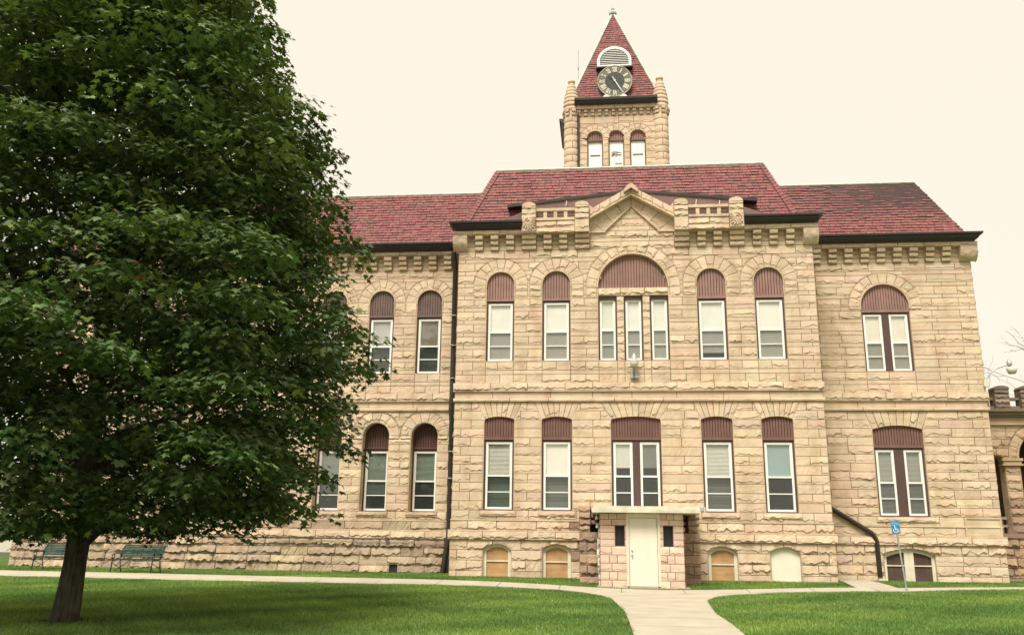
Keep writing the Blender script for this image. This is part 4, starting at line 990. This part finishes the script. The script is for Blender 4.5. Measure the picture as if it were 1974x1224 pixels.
ring(m, FP, 16.95, 4.72, 1.06, 1.45, 9, A=.03, pal=LT); reveal(m, FP, 16.95, 1.05, 1.9, 4.72, None, .5); reveal(m, FP, 14.2, 1.12, 1.9, 4.72, .28, .5)
for z0_, z1_, w in ((6.0, 6.06, .1), (6.06, 6.3, .05), (6.3, 6.38, .16), (6.38, 6.5, .22), (6.5, 6.62, .3)): bar(m, FP, 13.9, 19.5, z0_, z1_, -.3, w, np.array((.44, .33, .22)) * (1 if z0_ < 6.3 else .45))
bar(m, FP, 15.22, 15.98, 4.62, 4.72, -.3, .1, LT[0]); bar(m, FP, 15.27, 15.93, 4.50, 4.62, -.3, .06, LT[1]); bar(m, FP, 15.22, 15.98, 4.44, 4.50, -.3, .09, LT[0])
pch = m.build('side_porch', 'stone', house)
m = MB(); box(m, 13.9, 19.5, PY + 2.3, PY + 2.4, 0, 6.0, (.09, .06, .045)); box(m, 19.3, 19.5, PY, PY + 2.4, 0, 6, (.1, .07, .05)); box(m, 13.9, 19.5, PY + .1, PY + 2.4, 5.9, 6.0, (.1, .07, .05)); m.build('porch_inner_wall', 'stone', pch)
for c in (15.45, 16.42, 17.45):
    m = MB()
    for i in range(4): rblock(m, FP, c - .28, c + .28, 6.62 + i * .19, 6.62 + (i + 1) * .19, A=.04, w0=.2, back=-.3, tint=tintof([(.2, .16, .12), (.27, .21, .16)]))
    th = np.linspace(0, np.pi, 9); prism(m, FP, list(zip(c - .3 * np.cos(th), 7.38 + .14 * np.sin(th) ** .6)), -.3, .24, (.17, .15, .12)); m.build('porch_pier', 'stone', pch)
m = MB()
for z0_, z1_ in ((6.66, 6.74), (6.98, 7.08)): bar(m, FP, 13.95, 19.5, z0_, z1_, -.2, .05, (.22, .18, .14))
for c in np.arange(14.1, 19.4, .42):
    if min(abs(c - 15.45), abs(c - 16.42), abs(c - 17.45)) > .34: bar(m, FP, c - .07, c + .07, 6.74, 6.98, -.18, .03, (.2, .165, .13))
m.build('porch_balustrade', 'stone', pch)
m = MB()
for z0_, z1_ in ((2.14, 2.22), (2.42, 2.52)): bar(m, FP, 13.9, 15.3, z0_, z1_, -.45, -.3, (.4, .36, .3))
for c in (14.3, 14.7, 15.1): bar(m, FP, c - .05, c + .05, 1.9, 2.42, -.42, -.33, (.3, .26, .22))
m.build('porch_railing', 'stone', pch)

# ================================================================= things fixed to the building
def put(name, M_, mats, loc, label, cat, **k):
    return M_.build(name, mats, None, loc=loc, label=label, category=cat, **k)
# security lamp over the entrance
lm = empty('security_lamp', (1.06, -.02, 7.1), label='round white security lamp on a grey junction box below the middle second floor window', category='wall lamp')
m = MB(); box(m, .93, 1.21, -.16, -.03, 7.0, 7.2); 
for x in (.94, 1.2):
    for z in (7.02, 7.18): tube(m, [(x, -.17, z), (x, -.15, z)], .012, 6)
m.build('junction_box', 'metal', lm)
m = MB(); tube(m, [(1.05, -.2, 6.92), (1.05, -.2, 7.36)], .013, 6); tube(m, [(.80, -.18, 7.2), (.94, -.18, 7.2)], .012, 6); m.build('bracket', 'iron', lm)
m = MB(); lathe(m, (1.06, -.3, 7.36), [(.02, 0), (.10, .02), (.14, .06), (.155, .14), (.15, .19), (.16, .21), (.16, .24), (.0, .26)], 20, smooth=True); m.build('lens', 'lamp', lm)
m = MB(); lathe(m, (1.06, -.3, 7.6), [(.11, 0), (.085, .03), (.085, .18), (.05, .2), (.04, .25), (.0, .26)], 16, smooth=True); m.build('lamp_housing', 'metal', lm)
# floodlight on the right wing corner
fl = empty('floodlight', (13.9, 2.4, 7.15), label='yard light on a curved arm at the right corner of the courthouse', category='yard light')
m = MB(); tube(m, [(13.93, 2.35, 7.05), (13.93, 2.35, 7.2), (13.95, 2.35, 7.36), (14.1, 2.35, 7.56), (14.33, 2.35, 7.74), (14.6, 2.35, 7.82), (14.74, 2.35, 7.84)], .024, 8); m.build('arm', 'metal', fl)
m = MB(); box(m, 13.80, 13.95, 2.25, 2.38, 7.05, 7.3); m.build('mounting_box', 'trim', fl)
m = MB(); lathe(m, (14.80, 2.35, 7.82), [(.06, 0), (.09, .03), (.085, .18), (.05, .2), (.04, .27), (0, .28)], 14, smooth=True); m.build('lamp_housing', 'metal', fl)
m = MB(); lathe(m, (14.86, 2.35, 7.52), [(.02, 0), (.12, .02), (.16, .1), (.19, .22), (.08, .28), (0, .3)], 16, smooth=True); m.build('lens', 'lamp', fl)
# horn loudspeaker in the tower window
hs = empty('horn_speaker', (.7, 5.9, 17.9), label='white horn speaker standing in the middle tower window', category='loudspeaker')
m = MB(); box(m, .62, .92, 5.72, 5.9, 17.85, 18.2); m.build('speaker_body', 'white', hs)
m = MB(); v = []; 
lathe(m, (.60, 5.72, 18.2), [(.02, 0), (.05, .02), (.11, .08), (.15, .14), (.155, .15)], 14, smooth=True); m.build('horn', 'white', hs)
m = MB(); tube(m, [(.50, 5.66, 18.12), (.56, 5.66, 18.32), (.90, 5.66, 18.32)], .022, 6); m.build('bracket', 'iron', hs)
# antenna on the tower roof
m = MB(); tube(m, [(-1.13, 10.0, 23.0), (-1.13, 10.0, 26.2)], .018, 5); tube(m, [(-1.22, 10.0, 25.2), (-1.04, 10.0, 25.2)], .012, 5); tube(m, [(-1.13, 9.9, 25.1), (-1.13, 10.1, 25.1)], .03, 5)
put('antenna', m, 'metal', (-1.13, 10.0, 23.0), 'thin whip antenna standing behind the left edge of the tower roof', 'antenna')

# ================================================================= ground and paths
xs = np.unique(np.concatenate([np.linspace(-260, -40, 12), np.linspace(-40, 40, 161), np.linspace(40, 260, 12)])); ys = np.unique(np.concatenate([np.linspace(-60, -22, 10), np.linspace(-22, 4, 105), np.linspace(4, 400, 20)]))
X, Y = np.meshgrid(xs, ys); Z = T(X, Y) - .0
m = MB(); m.add(np.stack([X, Y, Z], -1), grid_faces(len(ys), len(xs)), smooth=True)
m.build('lawn', 'soil', None, kind='structure')
def far_edge(x): return np.interp(x, [-40, -20.5, -12, -5, -1.2, 4.4, 8.5, 12.8, 30], [-1.0, -1.94, -2.54, -2.9, -3.16, -3.35, -2.9, -1.23, 3.0])
def near_edge(x): return np.interp(x, [-40, -19, -11.2, -4.7, 4.85, 8.4, 12.28, 30], [-3.2, -4.03, -4.40, -4.30, -4.22, -3.83, -2.41, 1.8])
LY = [-40, -20, -15.9, -11.2, -6.6, -5.4, -4.75, -4.2]; LXs = [.55, .46, .42, .38, .13, -.2, -.7, -1.6]
RXs = [1.95, 2.15, 2.22, 2.28, 2.60, 2.95, 3.5, 4.9]
def wl(y): return np.interp(y, LY, LXs)
def wr(y): return np.interp(y, LY, RXs)
def slab(name, P, nj=0):
    """sheet of paving: rows of points P[i][j] (x,y); laid on the terrain with a small raised edge"""
    P = np.asarray(P, float); z = T(P[..., 0], P[..., 1]) + .028; m = MB(); v = np.concatenate([P, z[..., None]], -1)
    m.add(v, grid_faces(*P.shape[:2]), smooth=True)
    b = np.concatenate([v[0], v[1:, -1], v[-1, -2::-1], v[-2:0:-1, 0]]); lo = b.copy(); lo[:, 2] -= .08; n = len(b)
    m.add(np.concatenate([b, lo]), [[i, (i + 1) % n, n + (i + 1) % n, n + i] for i in range(n)])
    return m
px_ = np.linspace(-40, 30, 281)
jag = rng.normal(0, .012, px_.shape)
m = slab('path', [[(x, far_edge(x) + j + (near_edge(x) - far_edge(x)) * t) for x, j in zip(px_, jag)] for t in np.linspace(0, 1, 9)])
m.build('path', 'concrete', None, kind='structure')
yy = np.linspace(-34, -4.28, 120)
m = slab('walk', [[(wl(y) + (wr(y) - wl(y)) * t, y) for t in np.linspace(0, 1, 9)] for y in yy]); 
m.build('front_walk', 'concrete', None, kind='structure')
m = slab('sidewalk', [[(7.30 + .75 * t + (1.22 - .15 * t) * s, -3.3 + 5.5 * t) for s in np.linspace(0, 1, 5)] for t in np.linspace(0, 1, 24)]); 
m.build('side_path', 'concrete', None, kind='structure')
# expansion joints: thin dark grooves
m = MB()
for x in np.arange(-38, 28, 1.83):
    a = [(x - .008, far_edge(x)), (x + .008, far_edge(x)), (x + .008, near_edge(x)), (x - .008, near_edge(x))]; m.add([(p[0], p[1], float(T(p[0], p[1])) + .032) for p in a], [[0, 1, 2, 3]])
for y in np.arange(-33, -5, 1.83):
    a = [(wl(y), y - .008), (wr(y), y - .008), (wr(y), y + .008), (wl(y), y + .008)]
    for s in range(8):
        f = lambda t: wl(y) + (wr(y) - wl(y)) * t
        m.add([(f(s / 8), y - .007, float(T(f(s / 8), y)) + .032), (f((s + 1) / 8), y - .007, float(T(f((s + 1) / 8), y)) + .032), (f((s + 1) / 8), y + .007, float(T(f((s + 1) / 8), y)) + .032), (f(s / 8), y + .007, float(T(f(s / 8), y)) + .032)], [[0, 1, 2, 3]])
m.build('path_joints', 'bark', None, kind='structure')
m = MB(); band(m, FL, LXe - .1, X0 - .2, .02, .16, .2, A=.01, mean=2.2, ledge=False, back=-.1); m.build('foundation_ledge', 'concrete', house)
# grass blades
def onpath(x, y):
    j = rng.normal(0, .025, x.shape); p1 = (y < far_edge(x) + j) & (y > near_edge(x) + j); p2 = (y <= -4.2) & (x > wl(y) + j) & (x < wr(y) + j)
    t = np.clip((y + 3.3) / 5.5, 0, 1); p3 = (y > -3.4) & (y < 2.3) & (x > 7.30 + .75 * t) & (x < 8.52 + .6 * t)
    return p1 | p2 | p3
def inhouse(x, y):
    return ((x > X0 - .1) & (x < X1 + .1) & (y > -.1)) | ((y > SL - .2)) | ((x > VX0 - .15) & (x < VX1 + .15) & (y > VY - .15)) | ((x > -1.0) & (x < 3.1) & (y > -1.3))
G = []
for (ya, yb, dens) in ((-18.8, -14, 1700), (-14, -9, 1300), (-9, -4, 1000), (-4, 2.2, 1000)):
    xa = -9.8 - (ya + 18.8) * .85 if ya > -18 else -11.5; xa = {-18.8: -13, -14: -17, -9: -21, -4: -25}[ya]; xb = {-18.8: 9.5, -14: 12, -9: 14, -4: 16}[ya]
    n = int((yb - ya) * (xb - xa) * dens); x = rng.uniform(xa, xb, n); y = rng.uniform(ya, yb, n)
    G.append(np.stack([x, y], -1))
G = np.concatenate(G); k = ~onpath(G[:, 0], G[:, 1]) & ~inhouse(G[:, 0], G[:, 1]) & (rng.random(len(G)) < np.clip((np.hypot(G[:, 0] + 9.42, G[:, 1] + 15.9) - .28) / .5, .03, 1))
lump = np.sin(G[:, 0] * 1.7 + 1.3 * np.sin(G[:, 1] * 1.1)) * np.sin(G[:, 1] * 2.3 + G[:, 0] * .6) + .6 * np.sin(G[:, 0] * 5.1 + G[:, 1] * 3.7)
G = G[k]; lump = lump[k]; n = len(G); print('blades', n)
h = rng.uniform(.025, .062, n) * (1 + .22 * lump); a = rng.uniform(0, 2 * np.pi, n); w = rng.uniform(.004, .008, n) * 1.3; le = rng.uniform(.1, .8, n) * h; la = rng.uniform(0, 2 * np.pi, n)
z = T(G[:, 0], G[:, 1]) - .004
b0 = np.stack([G[:, 0] - w * np.cos(a), G[:, 1] - w * np.sin(a), z], -1); b1 = np.stack([G[:, 0] + w * np.cos(a), G[:, 1] + w * np.sin(a), z], -1)
tp = np.stack([G[:, 0] + le * np.cos(la), G[:, 1] + le * np.sin(la), z + h], -1)
V = np.stack([b0, b1, tp], 1).reshape(-1, 3)
big = np.sin(G[:, 0] * .9 + 1.1 * np.sin(G[:, 1] * .7 + 2)) * np.sin(G[:, 1] * .8 + .5 * np.sin(G[:, 0] * 1.3)) + .5 * np.sin(G[:, 0] * 2.1 - G[:, 1] * 1.9)
col = np.array((.150, .255, .062)) * (1 + rng.normal(0, .25, (n, 1))) * (1 + .08 * lump[:, None] + .22 * big[:, None]) * np.stack([1 + .12 * big, 1 + 0 * big, 1 + 0 * big], -1); dry = rng.random(n) < .04; col[dry] = (.26, .26, .10); clover = rng.random(n) < .0012 * (1 + big); col[clover] = (.7, .68, .55); lite = rng.random(n) < .2; col[lite] = col[lite] * (1.35, 1.25, 1.0)
m = MB(); m.add(V, np.arange(n * 3).reshape(-1, 3), np.clip(col, .01, 1)); m.build('grass', 'blade', None, kind='stuff')

# ================================================================= the maple
MX, MY = -9.42, -15.9; MZ = float(T(MX, MY))
maple = empty('maple_tree', (MX, MY, MZ), label='big dark green maple standing on the lawn in front of the left wing', category='tree')
def env(z):      # crown radius by height
    return np.interp(z, [1.0, 1.5, 2.5, 4, 6, 8, 10, 12, 13.5, 14.6], [1.8, 3.3, 4.5, 5.0, 5.15, 4.7, 4.2, 3.2, 2.0, .3])
m = MB()
zz = np.array([-.1, .0, .12, .3, .6, 1.0, 1.4, 1.8, 2.4, 3.4, 5, 7, 9, 11, 13]); rr = np.array([.255, .245, .228, .212, .20, .19, .187, .20, .19, .17, .14, .11, .08, .05, .02])
th = np.linspace(0, 2 * np.pi, 28, endpoint=False)
cx = MX + .05 * np.sin(zz * .8) + .02 * zz; cy = MY + .04 * np.cos(zz * .7)
rad = rr[:, None] * (1 + (.16 * np.exp(-zz / .2))[:, None] * np.cos(5 * th + 1)[None] + .035 * np.cos(9 * th)[None] + rng.normal(0, .012, (len(zz), 28)))
m.add(np.stack([cx[:, None] + rad * np.cos(th), cy[:, None] + rad * np.sin(th), MZ + zz[:, None] + 0 * th[None]], -1), grid_faces(len(zz), 28, True), (.5, .5, .5), 0, True)
m.build('trunk', 'bark', maple)
m = MB(); sprays = []
XRz = [1.32, 1.57, 1.98, 2.16, 2.62, 3.07, 3.67, 4.2, 4.58, 4.96, 5.6, 6.0, 6.36, 6.99, 7.51, 8.19, 8.59, 9.25, 9.8, 10.29, 10.55, 11.25, 11.96, 13, 14.5]
XRr = [1.4, 3.0, 3.78, 4.51, 4.79, 5.11, 5.24, 4.83, 4.88, 5.05, 5.07, 5.21, 4.63, 4.34, 4.56, 4.72, 4.28, 4.19, 4.36, 3.7, 2.93, 2.98, 3.09, 2.4, 1.0]
def limb(p0, p1, r0, sag=.25):
    t = np.linspace(0, 1, 8)[:, None]; p0 = np.array(p0); p1 = np.array(p1); L = np.linalg.norm(p1 - p0)
    q = p0 + (p1 - p0) * t + np.array([0, 0, 1]) * (sag * L * t * (1 - t)) + rng.normal(0, .03 * L ** .5, (8, 3)) * t * (1 - t) * 2
    tube(m, q, np.linspace(r0, r0 * .22, 8), 6); return q
nl = 62; ga = 2.39996
for i in range(nl):
    f = (i + .5) / nl; z0_ = 1.35 + 11.2 * f ** .95; az = i * ga + rng.uniform(-.25, .25)
    rise_ = 1.1 + 1.3 * rng.random() + .5 * f; z1_ = z0_ + rise_ - (1.15 if f < .12 else .2)
    rr_ = float(env(z1_)) * rng.uniform(.68, .88); rr_ = min(rr_, (np.interp(z1_, XRz, XRr) - .5) / max(.3, math.cos(az))) if math.cos(az) > .3 else rr_
    q = limb((MX + .02 * z0_, MY, MZ + z0_), (MX + rr_ * np.cos(az), MY + rr_ * np.sin(az), MZ + z1_), .075 * (1 - .55 * f) + .015, -.05)
    for j in range(3 + int(6 * (1 - f * .5))):
        t_ = rng.uniform(.35, 1.0); b = q[int(t_ * 7)]; a2 = az + rng.normal(0, .75); L = rng.uniform(.5, 1.35) * (1.15 - t_ * .4)
        e = b + np.array([np.cos(a2) * L, np.sin(a2) * L, rng.uniform(-.15, .75)]); limb(b, e, .016, .05); (sprays.append((e, a2, rng.uniform(.75, 1.15))) if e[0] - MX < np.interp(e[2] - MZ, XRz, XRr) - .5 else None)
    sprays.append((q[-2], az + .4, 1.0)); (sprays.append((q[-1], az, 1.1)) if q[-1][0] - MX < np.interp(q[-1][2] - MZ, XRz, XRr) - .5 else None)
limb((MX + .1, MY - .05, MZ + 1.15), (MX + 1.4, MY - .5, MZ + 2.1), .075, .12); 
m.build('branch', 'bark', maple)
# fill the outer shell evenly so that no big hole is left
XRr = [v - .12 for v in XRr]
cl_ = []; cand = 0
for z_, az in ((9.9, .05), (6.1, -.1), (3.8, .15), (11.9, .3), (8.2, -.25)):     # longer shoots that break the outline
    r_ = np.interp(z_, XRz, XRr) - .35; sprays += [(np.array([MX + (r_ - q_ * .38) * np.cos(az), MY + (r_ - q_ * .38) * np.sin(az), MZ + z_ + .12 * q_ * rng.normal()]), az, .62 + .08 * q_) for q_ in range(4)]
for z_ in (2.3, 2.95, 3.75, 4.4, 5.15, 5.85, 6.4, 7.2, 7.95, 8.6, 9.3, 9.85, 10.7, 11.6, 12.3):     # boughs of the side towards the entrance
    for az in (-.62, -.05, .5):
        r_ = (np.interp(z_, XRz, XRr) - (1.5 if z_ < 4 else 1.05) - .12 * rng.random()) / max(.85, np.cos(az)); cl_.append((np.array([MX + r_ * np.cos(az), MY + r_ * np.sin(az), MZ + z_ + .15 * np.sin(7 * az)]), az))
cand = 0
while len(cl_) < 215 and cand < 30000:
    cand += 1; z_ = rng.uniform(1.7, 14.0); az = rng.uniform(0, 2 * np.pi); wob = 1 + .13 * math.sin(3 * az + z_ * 1.1) + .09 * math.sin(5 * az - z_ * 2.1)
    r_ = (float(env(z_)) * rng.uniform(.86, 1.05) - 1.05) * wob; p = np.array([MX + r_ * np.cos(az), MY + r_ * np.sin(az), MZ + z_])
    xr = np.interp(z_, XRz, XRr) - (1.6 if z_ < 4 else 1.12)
    if r_ * np.cos(az) > xr: continue
    if not cl_ or min(np.sum((q[0] - p) ** 2) for q in cl_) > .72: cl_.append((p, az))
for p, az in cl_:      # boughs: domes of sprays, light on top and open underneath
    Rb_ = rng.uniform(.5, 1.15)
    for k in range(9):
        rho = Rb_ * math.sqrt((k + .5) / 9); t_ = k * ga + az
        sprays.append((p + np.array([rho * math.cos(t_), rho * math.sin(t_), -.55 * rho * rho + rng.normal(0, .08)]), t_ * .4 + az * .6, rng.uniform(.65, 1.0)))
for k in range(640):   # inner foliage
    z_ = rng.uniform(1.6, 13); az = rng.uniform(0, 2 * np.pi); r_ = float(env(z_)) * rng.uniform(.15, .78)
    sprays.append((np.array([MX + r_ * np.cos(az), MY + r_ * np.sin(az), MZ + z_]), az, rng.uniform(.8, 1.25)))
LP = []; LN = []; LD = []; LC = []; LS = []
for (p, az, sc) in sprays:
    r_ = math.hypot(p[0] - MX, p[1] - MY); nleaf = int(52 * sc * rng.uniform(.6, 1.2))
    rho = np.sqrt(rng.random(nleaf)) * .52 * sc; ph = rng.uniform(0, 2 * np.pi, nleaf)
    dx, dy = rho * np.cos(ph) * 1.25, rho * np.sin(ph) * .9
    x = p[0] + dx * np.cos(az) - dy * np.sin(az); y = p[1] + dx * np.sin(az) + dy * np.cos(az)
    dz = -.75 * rho ** 2 / sc - .16 * dx + rng.normal(0, .07, nleaf) - .16 * (rng.random(nleaf) < .4) * rng.random(nleaf)
    LP.append(np.stack([x, y, p[2] + dz], -1))
    od = np.stack([x - p[0], y - p[1]], -1); od = od / (np.linalg.norm(od, axis=1)[:, None] + .02) * .8 + .6 * np.array([np.cos(az), np.sin(az)])
    LD.append(np.arctan2(od[:, 1], od[:, 0]) + rng.normal(0, .7, nleaf)); LN.append(rng.normal(0, 1, (nleaf, 2)))
    base = np.array((.068, .110, .035)) * (1 + abs(rng.normal(0, .38)) - .18) * np.array((1 + rng.normal(0, .10), 1, 1))
    c = base * (1 + rng.normal(0, .16, (nleaf, 1))); yl = rng.random(nleaf) < .10; c[yl] = c[yl] * (1.6, 1.45, 1.1); rd = rng.random(nleaf) < .002; c[rd] = (.14, .06, .03)
    LC.append(c); LS.append(rng.uniform(.095, .165, nleaf))
LP = np.concatenate(LP); LD = np.concatenate(LD); LN = np.concatenate(LN); LC = np.clip(np.concatenate(LC), .01, 1); LS = np.concatenate(LS)
ok = LP[:, 2] > 1.34 + .12 * np.sin(LP[:, 0] * 2.3) + rng.normal(0, .07, len(LP)); LP, LD, LN, LC, LS = LP[ok], LD[ok], LN[ok], LC[ok], LS[ok]; n = len(LP); print('leaves', n)
half = np.array([(0, 0), (.40, .0), (.27, .23), (.58, .50), (.22, .52), (.0, 1.02)])
d = np.stack([np.cos(LD), np.sin(LD), -.25 - .35 * np.abs(LN[:, 0])], -1); d /= np.linalg.norm(d, axis=1)[:, None]
s_ = np.stack([-np.sin(LD), np.cos(LD), .42 * LN[:, 1]], -1); s_ /= np.linalg.norm(s_, axis=1)[:, None]; nn_ = np.cross(d, s_); nn_ *= np.sign(nn_[:, 2:3]) ; V = []
for sg in (1, -1):
    for hx, hy in half: V.append(LP + LS[:, None] * (s_ * hx * sg + d * hy - nn_ * (.22 * abs(hx) + .12 * hy * hy)))
V = np.stack(V, 1).reshape(-1, 3); base = np.arange(n)[:, None] * 12
F = np.concatenate([base + np.arange(6)[None], base + 6 + np.arange(6)[None]])
m = MB(); m.add(V, F, np.concatenate([LC, LC * .95])); m.build('crown', 'leaf', maple)

# ================================================================= benches
def bench(loc, rz, label):
    b = empty('park_bench', loc, rz, label=label, category='bench', group='green slatted benches along the left wing')
    w = 1.58; hw = w / 2
    WLb = WL[b.name]
    def bld(M_, name, mt): # parts authored around the bench's own origin
        o = M_.build(name, mt, None); o.parent = b; return o
    m = MB()
    for i in range(7): y = -.24 + i * .066; z = .42 - .012 * math.sin(i / 6 * math.pi) + (.0 if i else -.015); box(m, -hw, hw, y, y + .055, z, z + .03)
    bld(m, 'seat', 'green')
    m = MB()
    for i in range(8):
        z = .49 + i * .053; y = .24 + .16 * (z - .45) / .4 + (.05 * max(0, i - 5)); box(m, -hw, hw, y, y + .025, z, z + .045)
    bld(m, 'backrest', 'green')
    for x in (-hw + .06, hw - .06):
        m = MB(); tube(m, [(x, -.24, .40), (x, -.26, .2), (x, -.30, .0)], .022, 6); bld(m, 'leg', 'iron')
        m = MB(); tube(m, [(x, .45, .90), (x, .34, .7), (x, .22, .42), (x, .26, .2), (x, .34, .0)], .017, 6); bld(m, 'leg', 'iron')
        m = MB(); tube(m, [(x, -.24, .40), (x, .22, .42)], .016, 6); tube(m, [(x, -.2, .3), (x, .26, .12)], .01, 5); bld(m, 'seat_bracket', 'iron')
        t = np.linspace(0, 2 * np.pi * .9, 14); m = MB(); tube(m, np.stack([np.full(14, x), -.20 + .075 * np.cos(t + 1.5), .53 + .075 * np.sin(t + 1.5)], -1), .016, 6); tube(m, [(x, -.2, .605), (x, .0, .62), (x, .28, .6)], .015, 6); bld(m, 'armrest', 'iron')
    m = MB(); tube(m, [(0, -.22, .4), (0, .22, .41), (0, .40, .88)], .013, 6); tube(m, [(-hw + .06, -.1, .05), (-hw + .5, .1, .4)], .01, 5); tube(m, [(hw - .06, -.1, .05), (hw - .5, .1, .4)], .01, 5); bld(m, 'brace', 'iron')
    return b
def gz(x, y): return float(T(x, y))
bench((-15.80, -1.72, gz(-15.8, -1.72) + .01), R(-3), 'green slatted park bench in full view right of the maple trunk')
bench((-19.45, -.45, gz(-19.45, -.45) + .01), R(-3), 'green slatted park bench partly hidden behind the maple trunk')

# ================================================================= parking sign
sg_ = empty('parking_sign', (8.56, -3.72, gz(8.56, -3.72)), label='blue wheelchair parking sign on a leaning steel post beside the path', category='sign')
b0 = np.array((8.56, -3.72, gz(8.56, -3.72) - .1)); b1 = np.array((8.38, -3.74, 2.06))
m = MB(); tube(m, [b0, b1], .024, 8); m.build('post', 'metal', sg_)
ax = (b1 - b0) / np.linalg.norm(b1 - b0); yaw = R(-28); hx = np.array((math.cos(yaw), math.sin(yaw), 0)); hx = hx - ax * hx.dot(ax); hx /= np.linalg.norm(hx); hn = np.cross(hx, ax); C0 = b1 - ax * .17 + hn * .03
def FS(u, v, w): return C0 + np.multiply.outer(u, hx) + np.multiply.outer(v, ax) + np.multiply.outer(w, hn)
m = MB(); bar(m, FS, -.115, .115, -.19, .19, -.004, .0); m.build('sign_plate', 'blue', sg_)
m = MB(); bar(m, FS, -.10, .10, .10, .125, .001, .003); bar(m, FS, -.10, .10, .05, .075, .001, .003); bar(m, FS, -.10, .02, .145, .165, .001, .003); m.build('sign_lettering', 'lightblue', sg_)
m = MB()
def seg(a, b, t):
    a = np.array(a); b = np.array(b); d_ = (b - a) / np.linalg.norm(b - a); n_ = np.array([-d_[1], d_[0]]) * t / 2; prism(m, FS, [tuple(a - n_), tuple(b - n_), tuple(b + n_), tuple(a + n_)], .001, .004)
th = np.linspace(R(150), R(395), 14); rr_ = [(-.005 + .062 * math.cos(t), -.09 + .062 * math.sin(t)) for t in th]
for a, b in zip(rr_[:-1], rr_[1:]): seg(a, b, .02)
seg((-.02, .0), (-.015, -.08), .022); seg((-.015, -.075), (.045, -.075), .02); seg((.045, -.075), (.07, -.14), .02); seg((.07, -.14), (.09, -.13), .018); seg((-.02, -.03), (.035, -.03), .016)
prism(m, FS, disc(-.022, .025, .018, 10), .001, .004); m.build('wheelchair_symbol', 'signwhite', sg_)

# ================================================================= far things
MT['twig'] = mat('pale_twig_bark', (.30, .27, .22), .9, (5, .3), .3, 20)
ft = empty('bare_tree', (24.5, 20, .17), label='bare thin tree reaching in from the right edge above the porch', category='tree')
m = MB(); tube(m, [(24.5, 20, .1), (24.4, 20, 4), (24.7, 20, 8), (24.5, 20, 12)], [.3, .24, .16, .06], 10); m.build('trunk', 'bark', ft)
m = MB()
def twig(p, q, r, depth):
    t = np.linspace(0, 1, 6)[:, None]; p = np.array(p, float); q = np.array(q, float); L = np.linalg.norm(q - p)
    pts = p + (q - p) * t + rng.normal(0, .05 * L, (6, 3)) * t * (1 - t) * 3; tube(m, pts, np.linspace(r, r * .35, 6), 5)
    if depth:
        for k in range(3):
            b = pts[rng.integers(2, 6)]; d_ = (q - p) / L; d_ = d_ + rng.normal(0, .5, 3); d_ /= np.linalg.norm(d_); twig(b, b + d_ * L * rng.uniform(.35, .6), r * .5, depth - 1)
for z0_, z1_, xx in ((7, 9.9, 20.6), (7.5, 8.9, 20.9), (9.5, 11.6, 21.0)): twig((24.5, 20, z0_), (xx, 20 + rng.uniform(-1, 1), z1_), .028, 2)
for z0_ in (6, 8, 10, 11.5): twig((24.5, 20, z0_), (27.5, 20 + rng.uniform(-2, 2), z0_ + 3), .05, 2); twig((24.5, 20, z0_), (24.5 + rng.uniform(-1, 1), 23, z0_ + 2.5), .04, 2)
m.build('branch', 'twig', ft)
fb = empty('far_building', (-52, 34, .17), label='pale low building far beyond the left end of the courthouse', category='building')
m = MB(); box(m, -64, -40, 34, 44, 0, 5.2); m.build('wall', 'far', fb)
m = MB(); box(m, -64.3, -39.7, 33.7, 44.3, 5.2, 5.5); m.build('roof', 'tin', fb)
for x in (-61, -57, -53, -49, -45, -42):
    m = MB(); box(m, x, x + 1.2, 33.94, 34.0, 1.2, 3.2); m.build('window', 'dark', fb)
m = MB(); P = [[(x, 22 + 7 * t) for x in np.linspace(-120, -26, 40)] for t in (0, 1)]; P = np.array(P); v = np.concatenate([P, np.full(P.shape[:2] + (1,), .176)], -1); m.add(v, grid_faces(2, 40)); m.build('road', 'asphalt', None, kind='structure')
